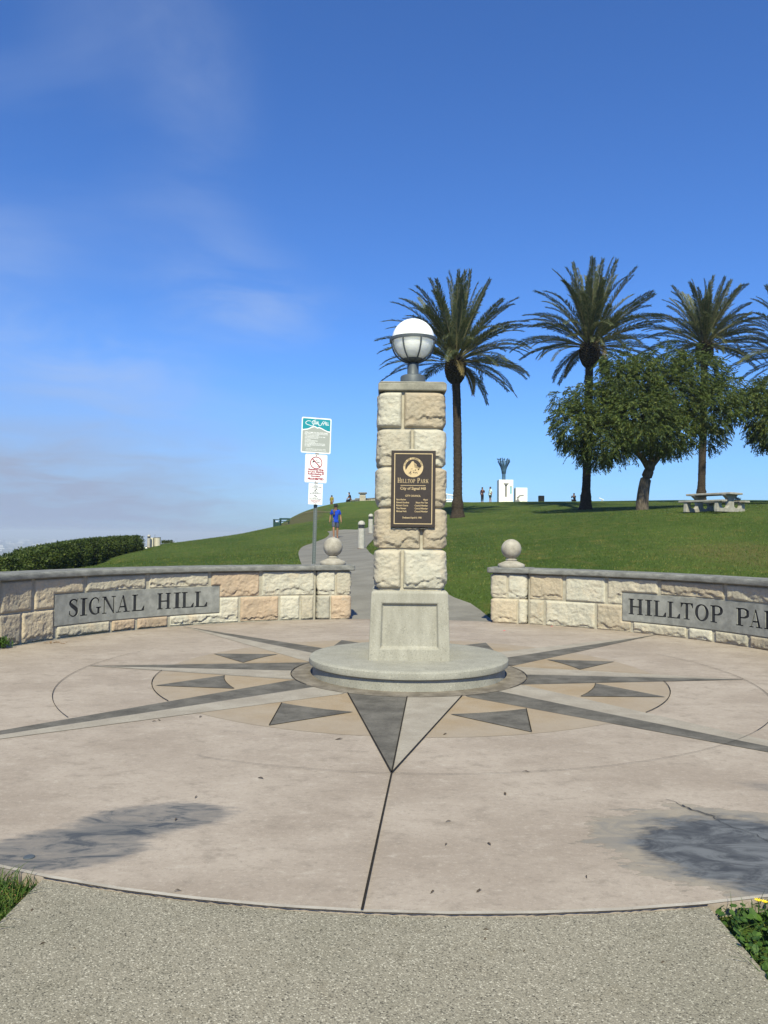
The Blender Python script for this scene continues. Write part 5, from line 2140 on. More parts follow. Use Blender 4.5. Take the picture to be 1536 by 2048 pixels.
# seated person in black at the end of the ridge wall
p = at(696.5, 1012, 86.6)
sx_, sy_ = p[0] + .05, 86.75
gz_ = ground(sx_, sy_)
sit_pose = dict(pelvis=(0, .08, .62), chest=(0, -.06, .98), head=(0, -.16, 1.26), elbow_l=(.22, -.22, .78), wrist_l=(.10, -.38, .66), elbow_r=(-.22, -.22, .78), wrist_r=(-.10, -.38, .66),
                knee_l=(.10, -.36, .54), ankle_l=(.10, -.34, .09), knee_r=(-.10, -.38, .54), ankle_r=(-.10, -.42, .09))
pp = person('person in black with a white mask sitting on the end of the ridge wall', (sx_ + .15, sy_, gz_ + .05), R(-72), sit_pose, 'cloth_black', 'cloth_black', 'shoe_dark',
            short_leg=False, detail=0, scale=1.02)
MB().ball((0, -.235, 1.235), .05, 10, 8).build('mask', M['sign_white'], pp, smooth=True)
# by the monument
p = at(964.5, 1006, 84)
stand = dict(chest=(0, -.01, 1.32), head=(0, -.03, 1.6), elbow_l=(.26, .02, 1.1), wrist_l=(.27, -.03, .87), elbow_r=(-.26, .02, 1.1), wrist_r=(-.27, -.03, .87),
             knee_l=(.10, -.01, .50), ankle_l=(.11, .03, .09), knee_r=(-.10, .0, .5), ankle_r=(-.11, .03, .09))
hold = dict(stand, elbow_l=(.25, -.06, 1.12), wrist_l=(.02, -.24, 1.18), elbow_r=(-.26, .02, 1.1), wrist_r=(-.27, -.03, .87))
pp = person('person in dark plum clothes standing left of the man in pale green', (p[0], 84, ground(p[0], 84)), R(35), hold, 'cloth_plum', 'cloth_black', 'shoe_dark',
            short_leg=False, short_arm=False, detail=0, scale=.97)
MB().ball((.10, -.16, 1.28), .11, 10, 8, 1.2).add([], []).build('bundle', M['cloth_plum'], pp, smooth=True)
p = at(980.5, 1006, 84)
person('man in a pale green T-shirt and dark shorts beside the white monument', (p[0], 84, ground(p[0], 84)), R(-60), stand, 'shirt_mint', 'shorts_green', 'shoe_dark', detail=0)
p = at(1148.5, 1005, 86)
person('person in black crouching at the crest left of the middle palm', (p[0], 86, ground(p[0], 86)), R(-50),
       dict(sit_pose, pelvis=(0, .1, .36), chest=(0, -.03, .72), head=(0, -.08, .99), elbow_l=(.22, -.2, .55), wrist_l=(.12, -.3, .75), elbow_r=(-.2, -.25, .6), wrist_r=(-.1, -.33, .82),
            knee_l=(.13, -.32, .42), ankle_l=(.12, -.14, .09), knee_r=(-.13, -.32, .42), ankle_r=(-.12, -.12, .09)), 'cloth_black', 'cloth_black', 'shoe_dark',
       short_leg=False, short_arm=False, detail=0, scale=1.0)

# ------------------------------------------------------------------ white monument with the blue flared sculpture
MD = 84.5
p = at(1012, 1005, MD)
gz_ = ground(p[0], MD)
k = MD / F
mo = empty('monument', (p[0], MD, gz_))
tag(mo, 'tall white monument block with slot cutouts under the blue sculpture', 'monument')
ht = at(1012, 959.5, MD)[2] - gz_
hw = 14.2 * k


def cutblock(name, hw, z1, dep, holes, parent):
    """Block with rectangular recesses cut in its front; holes: (x0, x1, z0, z1)."""
    mb = MB().box(-hw, hw, 0, dep, -.3, z1)
    o = mb.build(name + '_tmp', M['monument_white'])
    cm = MB()
    for (a, b, c, d) in holes:
        cm.box(a, b, -.1, .10, c, d)
    cu = cm.build('cut_tmp', M['monument_white'])
    me = boolean_cut(o, cu)
    bpy.data.objects.remove(o)
    bpy.data.objects.remove(cu)
    me.materials.clear()
    me.materials.append(M['monument_white'])
    return link(name, me, parent)


def zc(py):
    return at(1012, py, MD)[2] - gz_


def xc(px):
    return (px - 1012) * k


cutblock('block', hw, ht, 1.5, [(xc(1009.6), xc(1014), zc(994), zc(968)), (xc(1020), xc(1023.6), zc(989), zc(972.5))], mo)
MB().box(xc(1009.9), xc(1013.7), .08, .12, zc(993.6), zc(968.4)).build('slot_panel', M['inset_grey'], mo)
mb = MB().prism([(xc(1007), zc(966.3)), (xc(1017.2), zc(966.3)), (xc(1017.2), zc(967)), (xc(1015), zc(969.3)), (xc(1009.4), zc(969.3)), (xc(1007), zc(967))], -.05, .02, 0, 'xz')
mb.build('capital', M['inset_grey'], mo)
MB().box(xc(1020.2), xc(1023.4), .07, .12, zc(987.5), zc(974)).build('window_slot', M['inset_teal'], mo)
p2 = at(1043, 1005, MD)
g2 = ground(p2[0], MD)
m2_ = empty('low_monument', (p2[0], MD, g2))
tag(m2_, 'lower white monument block with a grey figure relief, right of the tall one', 'monument')
h2 = at(1043, 975.5, MD)[2] - g2
bevel(MB().box(-11.6 * k, 11.6 * k, 0, 1.2, -.3, h2).build('block', M['monument_white'], m2_), .01)


def q2(px, py):
    return ((px - 1043) * k, at(1043, py, MD)[2] - g2)


fig = [(1031.5, 1005.5), (1031.8, 1001), (1033.5, 999), (1035, 997.5), (1033, 994.5), (1036, 993), (1038, 990.5), (1047.5, 989.2), (1047.5, 991.2), (1038.5, 992.6), (1039.5, 994), (1036.8, 996),
       (1037, 998.6), (1039, 1001), (1039.5, 1005.5)]
MB().prism([q2(*f) for f in fig], -.03, .02, 0, 'xz').build('relief', M['inset_grey'], m2_)
# sculpture
sb = at(1007.5, 959.5, MD + .7)
so = (sb[0], MD + .7, gz_ + ht)
sc_ = empty('fountain_sculpture', so)
tag(sc_, 'blue metal sculpture flaring upward from a stem on the white monument', 'sculpture')
rg = random.Random(8)
top_z = at(1007.5, 917, MD)[2] - so[2]
nk_z = at(1007.5, 941, MD)[2] - so[2]
MB().lathe([(.20, 0), (.20, nk_z * .9), (.215, nk_z)], 20).build('stem', M['blue_metal'], sc_, smooth=True, autos=40)
for ii in range(34):
    a = 2 * math.pi * ii / 34 + rg.uniform(-.05, .05)
    tilt = rg.choice((1.0, 1.0, .82, .6))
    rt = .70 * tilt * rg.uniform(.9, 1.03)
    zt_ = top_z * rg.uniform(.86, 1.0)
    pts = [(.18 * math.cos(a), .18 * math.sin(a), nk_z * .7), (.22 * math.cos(a), .22 * math.sin(a), nk_z * 1.03),
           (rt * .62 * math.cos(a), rt * .62 * math.sin(a), nk_z + (zt_ - nk_z) * .55), (rt * math.cos(a), rt * math.sin(a), zt_)]
    mb = MB().tube(pts, [.05, .05, .042, .03], 6)
    mb.tube([pts[3], (pts[3][0] * 1.05 + rg.uniform(-.06, .06), pts[3][1] * 1.05, pts[3][2] + .13)], [.07, .025], 6)
    mb.build('rod', M['blue_metal'], sc_, smooth=True)

# dark trash can on the crest
p = at(1082.5, 1005, 80)
tc_o = (p[0], 80, ground(p[0], 80))
tcn = empty('trash_can', tc_o)
tag(tcn, 'dark slatted trash can standing on the crest right of the monument', 'trash can')
zt_ = at(1082.5, 991.5, 80)[2] - tc_o[2]
MB().lathe([(.25, 0), (.25, zt_ - .06)], 20).build('liner', M['sign_black'], tcn, smooth=True, autos=40)
for ii in range(18):
    a = 2 * math.pi * ii / 18
    MB().tube([(.285 * math.cos(a), .285 * math.sin(a), -.2), (.295 * math.cos(a), .295 * math.sin(a), zt_ - .05)], .026, 4).build('slat', M['dark_bin'], tcn)
MB().lathe([(.29, zt_ - .06), (.31, zt_ - .055), (.31, zt_), (.24, zt_), (.24, zt_ - .05)], 24).build('rim', M['dark_bin'], tcn, smooth=True, autos=40)

# white rail behind the first palm
p = at(890, 1004, 80)
ro_ = (p[0], 80, ground(p[0], 80))
rl = empty('white_railing', ro_)
tag(rl, 'white sloping railing with balusters between the pillar and first palm', 'railing')


def wrp(px, py):
    a = at(px, py, 80)
    return (a[0] - ro_[0], 0, a[2] - ro_[2])


MB().tube([wrp(872, 984.5), wrp(911, 991.5)], .06, 6).build('top_rail', M['white_paint'], rl)
MB().tube([wrp(872, 999.5), wrp(911, 1000)], .08, 6).build('lower_rail', M['white_paint'], rl)
MB().tube([wrp(872, 1003.5), wrp(911, 1003.5)], .05, 6).build('base_rail', M['white_paint'], rl)
for ii in range(14):
    px = 873 + ii * 2.8
    MB().tube([wrp(px, 984.7 + (px - 872) * .18), wrp(px, 999.5)], .03, 5).build('baluster', M['white_paint'], rl)
for px in (872.5, 908.5):
    MB().tube([wrp(px, 988), wrp(px, 1010)], .09, 6).build('post', M['white_paint'], rl)

# slanted white board on the crest right of the middle palm
p = at(1203.5, 1004, 84)
wb_o = (p[0], 84, ground(p[0], 84))
wb = empty('viewing_board', wb_o)
tag(wb, 'small white slanted board on the crest right of the middle palm', 'board')
MB().add([(-.32, -.12, .58), (.22, -.12, .34), (.26, .2, .36), (-.28, .2, .60), (-.32, -.12, .50), (.22, -.12, .26), (.26, .2, .28), (-.28, .2, .52)],
         [(0, 1, 2, 3), (7, 6, 5, 4), (0, 1, 5, 4), (1, 2, 6, 5), (2, 3, 7, 6), (3, 0, 4, 7)]).build('top_board', M['white_paint'], wb)
MB().box(-.03, .09, -.02, .08, -.2, .34).build('stand', M['white_paint'], wb)

# green cabinet and bench on the left slope
p = at(553.5, 1053.5, 65)
gb_o = (p[0], 65, ground(p[0], 65))
gb = empty('green_cabinet', gb_o)
tag(gb, 'dark green metal cabinet with an open top on the left slope', 'cabinet')
s = 65 / F
zt_ = at(553.5, 1038.5, 65)[2] - gb_o[2]
hw = 7.3 * s
MB().box(-hw + .07, hw - .07, .05, .55, -.3, zt_ - .24).build('body', M['green_metal'], gb)
for x in (-hw + .04, hw - .04):
    MB().box(x - .04, x + .04, -.02, .6, -.3, zt_ - .061).build('post', M['green_metal'], gb)
MB().box(-hw - .02, hw + .02, -.04, .62, zt_ - .06, zt_).build('roof', M['green_metal'], gb)
MB().box(-.03, .05, -.01, .04, .34, .42).build('latch', M['sign_white'], gb)
p = at(568.5, 1048, 66)
bn_o = (p[0], 66, ground(p[0], 66))
bn = empty('bench', (bn_o[0], bn_o[1], bn_o[2] - .12))
tag(bn, 'low dark bench half hidden by the left slope beside the green cabinet', 'bench')
MB().box(-.45, .45, -.18, .18, .38, .44).build('seat', M['green_metal'], bn)
MB().box(-.45, .45, .18, .23, .55, .70).build('backrest', M['green_metal'], bn)
for x in (-.38, .38):
    MB().tube([(x, -.1, -.2), (x, -.1, .38)], .03, 6).build('leg', M['green_metal'], bn)
    MB().tube([(x, .2, -.2), (x, .2, .60)], .03, 6).build('leg', M['green_metal'], bn)

# cream bin, white post and a white stone at the end of the hedge
p = at(314, 1093.5, 51.5)
cb_o = (p[0], 51.5, ground(p[0], 51.5))
cbn = empty('litter_bin', cb_o)
tag(cbn, 'round cream concrete litter bin at the far end of the hedge', 'bin')
zt_ = at(314, 1074.5, 51.5)[2] - cb_o[2]
MB().lathe([(.235, -.2), (.24, zt_ - .05), (.23, zt_ - .04)], 24).build('drum', M['cream_bin'], cbn, smooth=True, autos=40)
MB().lathe([(.245, zt_ - .045), (.25, zt_ - .01), (.20, zt_)], 24).build('rim', M['coping'], cbn, smooth=True, autos=40)
p = at(303, 1094, 51.2)
cs_o = (p[0], 51.2, ground(p[0], 51.2))
cs = empty('utility_box', cs_o)
tag(cs, 'tall narrow cream utility box between the hedge end and the litter bin', 'box')
zt_ = at(303, 1075.5, 51.2)[2] - cs_o[2]
bevel(MB().box(-.13, .13, -.1, .15, -.2, zt_).build('housing', M['cream_bin'], cs), .02)
MB().tube([(.20, .05, -.2), (.20, .05, zt_ + .22)], .012, 5).build('rod', M['galvanized'], cs)
b3 = copy_tree(b1)
p = at(297.5, 1094.5, 50.8)
b3.location = (p[0], 50.8, ground(p[0], 50.8))
b3.scale = (.85, .85, .82)
tag(b3, 'white dome-topped bollard light at the far end of the hedge', 'bollard', 'bollard lights along the path')
p = at(292.5, 1096, 49.5)
ws = MB().ball((0, 0, .05), .075, 10, 7, .8).build('white_stone', M['white_paint'], smooth=True)
ws.location = (p[0], 49.5, ground(p[0], 49.5))
tag(ws, 'small round white stone at the foot of the hedge end', 'stone')

# ------------------------------------------------------------------ concrete picnic table
TD = 30.2
p = at(1434, 1027.5, TD)
pt_o = (p[0] + .78, TD, ground(p[0] + .78, TD) + .02)
ta = R(33)
tb = empty('picnic_table', pt_o, ta)
tag(tb, 'concrete picnic table with two attached benches under the right palm', 'picnic table')
# local: x across the benches, y along the table (away from the camera)


def frame(y0, y1):
    """Cast support: base bar, flaring pedestal in the middle, a bench upright at each end."""
    half_ = [(.92, 0), (.92, .10), (.89, .40), (.62, .40), (.66, .27), (.60, .19), (.48, .165), (.32, .165), (.23, .20), (.18, .26), (.18, .46), (.22, .56), (.40, .66), (.46, .70)]
    pts = half_ + [(-x, z) for x, z in reversed(half_)]
    return MB().prism(pts, y0, y1, 0, 'xz')


for y in (.22, 1.60):
    bevel(frame(y, y + .16).build('support', M['table_concrete'], tb), .02)
bevel(MB().box(-.42, .42, 0, 2.0, .702, .785).build('table_top', M['table_concrete'], tb), .018)
for sx in (-1, 1):
    bevel(MB().box(sx * .76 - .17, sx * .76 + .17, .02, 1.98, .402, .480).build('seat', M['table_concrete'], tb), .015)
tb.scale = (1.0, 1.0, .98)

# ------------------------------------------------------------------ palms


def frond_mesh(name, elev, droop, L, seed, curl=0.0):
    """Feather frond leaving the origin along +X at the given elevation."""
    rg = np.random.default_rng(seed)
    n = 26
    pts, th = [np.zeros(3)], R(elev)
    step = L / n
    yaw = 0.0
    for i in range(n):
        tt = i / n
        th -= R(droop) * (0.25 + 1.5 * tt * tt) / n
        yaw += R(curl) * tt / n * 2
        d = np.array([math.cos(th) * math.cos(yaw), math.cos(th) * math.sin(yaw), math.sin(th)])
        pts.append(pts[-1] + d * step)
    P = np.array(pts)
    V, Q, MI = [], [], []

    def tube(P, r0, r1):
        for i in range(len(P)):
            t_ = P[min(i + 1, len(P) - 1)] - P[max(i - 1, 0)]
            t_ = t_ / np.linalg.norm(t_)
            s_ = np.array([-t_[1], t_[0], 0])
            s_ = s_ / (np.linalg.norm(s_) + 1e-9)
            u_ = np.cross(s_, t_)
            r = r0 + (r1 - r0) * i / (len(P) - 1)
            V.extend([P[i] + s_ * r, P[i] + u_ * r * .7, P[i] - s_ * r, P[i] - u_ * r * .7])
        for i in range(len(P) - 1):
            for k_ in range(4):
                k2 = (k_ + 1) % 4
                Q.append((4 * i + k_, 4 * i + k2, 4 * i + 4 + k2, 4 * i + 4 + k_))
                MI.append(1)
    tube(P, .045, .008)
    npair = 118
    for j in range(npair):
        u = .17 + .83 * j / (npair - 1)
        x = u * n
        i = min(int(x), n - 1)
        f_ = x - i
        c = P[i] * (1 - f_) + P[i + 1] * f_
        t_ = P[i + 1] - P[i]
        t_ /= np.linalg.norm(t_)
        s_ = np.array([-t_[1], t_[0], 0])
        s_ /= np.linalg.norm(s_) + 1e-9
        u_ = np.cross(s_, t_)
        if u_[2] < 0 and elev < 80:
            u_ = -u_
        ln = (.54 * min(1, (u - .08) * 4.0) * (1 - .55 * max(0, (u - .6) / .4)))
        for sg in (-1, 1):
            fw = R(rg.uniform(34, 58) - 14 * u)
            up_ = R(rg.uniform(14, 44))
            d = t_ * math.cos(fw) + (s_ * sg * math.cos(up_) + u_ * math.sin(up_)) * math.sin(fw)
            d /= np.linalg.norm(d)
            l_ = ln * rg.uniform(.8, 1.12)
            wv = np.cross(d, u_)
            wv /= np.linalg.norm(wv) + 1e-9
            wd = .023
            tip = c + d * l_ + np.array([0, 0, -.22 * l_ * rg.uniform(.2, 1.4)])
            b = len(V)
            m_ = c + d * l_ * .45
            V.extend([c, m_ + wv * wd, tip, m_ - wv * wd])
            Q.append((b, b + 1, b + 2, b + 3))
            MI.append(0)
    me = bpy.data.meshes.new(name)
    me.from_pydata([tuple(v) for v in V], [], Q)
    me.materials.append(M['palm_leaf'])
    me.materials.append(M['rachis'])
    me.polygons.foreach_set('material_index', MI)
    me.update()
    return me


FV = []
for i, (el, dr) in enumerate(((86, 14), (79, 26), (71, 40), (62, 56), (52, 68), (42, 76), (30, 76), (18, 72), (5, 66), (-10, 56))):
    FV.append((el, [frond_mesh('frond', el, dr + q * 14 - 7, 5.0, 40 + i * 3 + q, 10 if q else -12) for q in range(2)]))


DEAD = []
for i in range(2):
    dm_ = frond_mesh('frond', -18 - 14 * i, 62, 2.6, 90 + i, 14)
    dm_.materials[0] = M['palm_dead']
    DEAD.append(dm_)


def palm(label, base_px, base_d, top_px, top_py, seed, nf=110, k=1.0, r0=.235):
    p = at(*base_px, base_d)
    g = (p[0], base_d, ground(p[0], base_d))
    tp = at(top_px, top_py, base_d)
    e = empty('palm_tree', g)
    tag(e, label, 'palm tree', 'date palms on the hilltop')
    H = tp[2] - g[2]
    lx_ = tp[0] - g[0]
    rg = np.random.default_rng(seed)
    # trunk with ragged leaf-base rings
    seg, rings = 20, int(H / .055)
    V = np.zeros((rings + 1, seg, 3))
    for i in range(rings + 1):
        z = -.3 + (H + .3) * i / rings
        t_ = max(z, 0) / H
        r = r0 * (1 + .10 * (1 - t_)) + .22 * math.exp(-max(z, 0) / .45) + .05 * math.exp(-((z - .8) / .25) ** 2)
        for s_ in range(seg):
            a = 2 * math.pi * s_ / seg
            saw = ((z / .165) + s_ * .5 + .15 * math.sin(s_ * 2.1)) % 1.0
            rr = r * (1 + .11 * (saw - .4)) + rg.normal(0, .008)
            V[i, s_] = (lx_ * t_ ** 1.15 + .05 * math.sin(t_ * 3.1) + rr * math.cos(a), rr * math.sin(a), z)
    ii = np.arange((rings + 1) * seg).reshape(rings + 1, seg)
    nx_ = np.roll(ii, -1, 1)
    Qd = np.stack([ii[:-1], nx_[:-1], nx_[1:], ii[1:]], -1).reshape(-1, 4)
    np_mesh('trunk', V.reshape(-1, 3), Qd, M['palm_bark'], e)
    # pineapple of trimmed bases under the crown
    mb = MB()
    for q in range(250):
        z = H - 1.30 + 1.45 * q / 250
        a = q * 2.39996
        u = (z - H + 1.30) / 1.45
        rr = .30 + .33 * max(0.0, math.sin(math.pi * min(1, u * 1.02))) ** .55
        c0 = Vector((lx_ + (rr - .16) * math.cos(a), (rr - .16) * math.sin(a), z - .05))
        c1 = Vector((lx_ + rr * math.cos(a), rr * math.sin(a), z + .10 + .10 * u))
        mb.tube([c0, c1], [.095, .065 + rg.uniform(-.02, .02)], 5)
    mb.tube([(lx_, 0, H - 1.35), (lx_, 0, H - 1.1), (lx_, 0, H - .5), (lx_, 0, H), (lx_, 0, H + .3)], [.22, .36, .46, .34, .18], 14)
    mb.build('crown_base', M['palm_bark'], e)
    for q in range(nf):
        u = (q + .5) / nf
        el = 89 - 100 * u ** 1.15 + rg.normal(0, 4)
        vi = int(np.argmin([abs(el - f_[0]) for f_ in FV]))
        me = FV[vi][1][q % 2]
        o = link('frond', me, e)
        a = q * 2.39996 + rg.uniform(-.25, .25)
        rad = .06 + .26 * u
        o.location = (lx_ + rad * math.cos(a), rad * math.sin(a), H + .34 - .46 * u)
        o.rotation_euler = (rg.normal(0, .05), rg.normal(0, .05) - 0.0, a)
        # the sea breeze leans every frond a little to the right
        o.rotation_mode = 'QUATERNION'
        from mathutils import Quaternion
        qz = Quaternion((0, 0, 1), a) 
        qw = Quaternion((0, 1, 0), R(7 + rg.normal(0, 4)))
        qr = Quaternion((1, 0, 0), rg.normal(0, .25))
        o.rotation_quaternion = qw @ qz @ qr
        s_ = k * rg.uniform(.86, 1.06) * (1.0 if el > 0 else .86)
        o.scale = (s_,) * 3
    for q in range(3 + seed % 3):
        o = link('frond', DEAD[q % 2], e)
        o['label'] = 'short dead tan frond drooping under the crown'
        a = rg.uniform(0, 6.28)
        o.location = (lx_ + .34 * math.cos(a), .34 * math.sin(a), H - .02)
        o.rotation_euler = (0, rg.normal(0, .15), a)
        s_ = rg.uniform(.6, 1.0)
        o.scale = (s_,) * 3
    return e


palm('tall date palm just right of the pillar lamp, dark ringed trunk', (915, 1035), 46, 911, 722, 1, k=.97)
palm('tallest date palm, in the middle, its trunk partly behind the leafy tree', (1171, 1018), 49, 1179, 692, 2, k=.98)
palm('date palm rising behind the leafy tree and the picnic table', (1402, 1005), 57, 1409, 690, 3, k=.92, r0=.24)
palm('date palm at the right edge, only its fronds in the picture', (1592, 1010), 52, 1598, 712, 4, k=.98)

# ------------------------------------------------------------------ broadleaf trees


def leaf_tree(label, base_px, d, lobes, limbs, seed, dens=1.0):
    p = at(*base_px, d)
    g = np.array([p[0], d, ground(p[0], d)])
    e = empty('leafy_tree', tuple(g))
    tag(e, label, 'tree', 'leafy trees on the lawn')
    rg = np.random.default_rng(seed)
    mb = MB()
    for pts, r0, r1 in limbs:
        w = [Vector(at(a, b, d + dd)) - Vector(g) for a, b, dd in pts]
        c = crom(w, 5)
        mb.tube(c, [r0 + (r1 - r0) * i / (len(c) - 1) for i in range(len(c))], 12)
    mb.build('trunk', M['bark'], e, smooth=True)
    V, Q = [], []
    b = 0
    k = d / F
    for (px, py, rx, ry, dd) in lobes:
        c0 = np.array(at(px, py, d + dd)) - g
        RX, RZ = rx * k, ry * k
        RYy = (RX + RZ) / 2
        n = int(102 * dens * rg.uniform(.65, 1.2) * (RX * RZ + RX * RYy + RZ * RYy))
        for _ in range(n):
            dv = rg.normal(size=3)
            dv /= np.linalg.norm(dv)
            rr = rg.uniform(.35, 1.0) ** .5 * rg.uniform(.86, 1.06) * (1.22 if rg.random() < .10 else 1.0)
            c = c0 + dv * np.array([RX, RYy, RZ]) * rr
            # spray: a stem that runs outward and droops, leaflets in pairs
            out = dv * np.array([1, 1, .55]) + rg.normal(size=3) * .35
            out /= np.linalg.norm(out)
            L = rg.uniform(.32, .70)
            m = 7
            pos = c.copy()
            d_ = out.copy()
            for j in range(m):
                d_ = d_ + np.array([.015, 0, -.16])
                d_ /= np.linalg.norm(d_)
                pos = pos + d_ * L / m
                s_ = np.cross(d_, [0, 0, 1])
                s_ /= np.linalg.norm(s_) + 1e-6
                for sg in (-1, 1):
                    ld = s_ * sg * .8 + d_ * .75 + np.array([0, 0, -.35]) + rg.normal(size=3) * .22
                    ld /= np.linalg.norm(ld)
                    l_ = rg.uniform(.13, .23)
                    wv = np.cross(ld, rg.normal(size=3))
                    wv /= np.linalg.norm(wv) + 1e-6
                    w_ = .026
                    V.extend([pos, pos + ld * l_ * .5 + wv * w_, pos + ld * l_, pos + ld * l_ * .5 - wv * w_])
                    Q.append((b, b + 1, b + 2, b + 3))
                    b += 4
    np_mesh('foliage', np.array(V), np.array(Q), M['tree_leaf'], e)
    return e


leaf_tree('broad leafy green tree with leaning trunk left of the picnic table', (1285, 1020), 42,
          [(1150, 848, 44, 52, -.8), (1192, 805, 50, 44, .6), (1212, 880, 52, 44, -1.2), (1262, 765, 58, 48, -.4), (1280, 840, 72, 58, -1.6), (1345, 790, 60, 62, .2),
           (1396, 745, 52, 42, .8), (1425, 815, 50, 52, -.4), (1452, 790, 28, 44, 1.0), (1335, 868, 52, 38, -1.0), (1420, 868, 28, 30, .6), (1240, 728, 40, 26, 1.2),
           (1330, 722, 42, 28, .4), (1190, 910, 30, 20, .2), (1300, 880, 70, 30, 1.2), (1130, 800, 24, 22, .4), (1270, 800, 80, 60, 1.6)],
          [([(1284, 1026, 0), (1285, 1000, 0), (1290, 965, 0), (1299, 938, 0), (1302, 925, 0)], .36, .24),
           ([(1299, 940, 0), (1286, 918, -.2), (1268, 900, -.6), (1240, 865, -1.0), (1200, 840, -1.2)], .20, .06),
           ([(1301, 932, 0), (1320, 908, .2), (1330, 885, .4), (1335, 840, .5), (1350, 780, .6)], .21, .06),
           ([(1300, 935, 0), (1302, 900, .5), (1292, 850, .9), (1280, 780, 1.0)], .16, .05),
           ([(1330, 885, .4), (1370, 850, .2), (1410, 800, 0)], .11, .04)], 21)
leaf_tree('leafy tree cut off by the right edge of the picture', (1588, 1016), 43,
          [(1520, 818, 34, 52, 0), (1548, 790, 40, 40, .5), (1506, 792, 20, 24, -.3), (1560, 850, 46, 46, -.5), (1532, 868, 28, 30, .6), (1600, 800, 60, 70, 0), (1640, 830, 50, 60, .5)],
          [([(1588, 1022, 0), (1590, 980, 0), (1586, 930, 0)], .34, .24), ([(1586, 935, 0), (1560, 900, 0), (1535, 850, 0)], .18, .05), ([(1586, 932, 0), (1605, 880, .3), (1610, 810, .3)], .18, .05)], 22)

# ------------------------------------------------------------------ hedge and low shrubs
rg = np.random.default_rng(5)


def leafy_mass(V, Q, fn, n, size, rg):
    """n leaf quads; fn(rg) -> (position, outward)."""
    b = len(V)
    for _ in range(n):
        p, o = fn(rg)
        d = o + rg.normal(size=3) * .6
        d /= np.linalg.norm(d)
        w = np.cross(d, rg.normal(size=3))
        w /= np.linalg.norm(w) + 1e-6
        l_ = size * rg.uniform(.7, 1.3)
        V.extend([p, p + d * l_ * .5 + w * l_ * .28, p + d * l_, p + d * l_ * .5 - w * l_ * .28])
        Q.append((b, b + 1, b + 2, b + 3))
        b += 4


hd = [(-9.6, 17.5), (-10.6, 21), (-11.9, 27), (-12.9, 32), (-14.0, 39), (-15.4, 49.5)]     # right-hand foot of the hedge
hq = [Vector((x, y, 0)) for x, y in hd]
hq = crom(hq, 8)
HW = 1.3
e = empty('hedge', (hq[0].x, hq[0].y, ground(hq[0].x, hq[0].y)))
tag(e, 'long clipped dark green hedge behind the left wall', 'hedge')
ho = np.array(e.location)
topz = []
for v in hq:
    d = v.y
    px = 768 + F * (v.x - HW * .7) / d
    pyt = np.interp(px, [-80, 0, 60, 100, 150, 200, 250, 295], [1128, 1117, 1097, 1088, 1081, 1076, 1073.5, 1072])
    topz.append(at(px, pyt, d + .3)[2])
mb = MB()
vs, fs = [], []
for v, zt_ in zip(hq, topz):
    gz_ = ground(v.x, v.y)
    for (dx_, z) in ((-.05, gz_ - .2), (-.12, gz_ + (zt_ - gz_) * .6), (-.35, zt_ - .12), (-1.2, zt_ - .1), (-HW, zt_ - .35), (-HW - .1, gz_ - 1.0)):
        vs.append((v.x + dx_, v.y, z))
m = 6
for i in range(len(hq) - 1):
    for k_ in range(m - 1):
        fs.append((m * i + k_, m * i + k_ + 1, m * i + m + k_ + 1, m * i + m + k_))
fs += [tuple(range(m)), tuple(m * (len(hq) - 1) + k_ for k_ in reversed(range(m)))]
mb.add(vs, fs).build('dark_hull', M['hedge_core'], e, tuple(ho))  # closed dark hull filling the hedge behind its leaves, not modelled twigs
V, Q = [], []
ys = np.array([v.y for v in hq])
xs = np.array([v.x for v in hq])
tz = np.array(topz)
gzv = terrain(xs, ys)


def hedge_pt(rg):
    u = rg.random()
    y = ys[0] + (ys[-1] - ys[0]) * u ** 1.5
    x, zt_, g_ = np.interp(y, ys, xs), np.interp(y, ys, tz), np.interp(y, ys, gzv)
    lump = .10 * math.sin(y * 1.9) + .07 * math.sin(y * 4.3 + 1)
    if rg.random() < .55:
        t_ = rg.random()
        return np.array([x + lump + rg.normal(0, .05) - .25 * max(0, t_ - .75) / .25, y, g_ + (zt_ - g_) * t_ * .98]) - ho, np.array([.8, -.45, .35])
    t_ = rg.random() ** 1.4
    return np.array([x + lump - .15 - t_ * (HW - .1), y, zt_ + .03 * math.sin(x * 9 + y * 6) + rg.normal(0, .035) - .12 * t_]) - ho, np.array([.1, -.3, 1])


leafy_mass(V, Q, hedge_pt, 42000, .080, rg)
# end face
leafy_mass(V, Q, lambda rg: (np.array([xs[-1] - rg.random() * HW, ys[-1] + rg.normal(0, .05), gzv[-1] + (tz[-1] - gzv[-1]) * rg.random()]) - ho, np.array([.3, -.6, .3])), 900, .09, rg)
np_mesh('foliage', np.array(V), np.array(Q), M['hedge_leaf'], e)

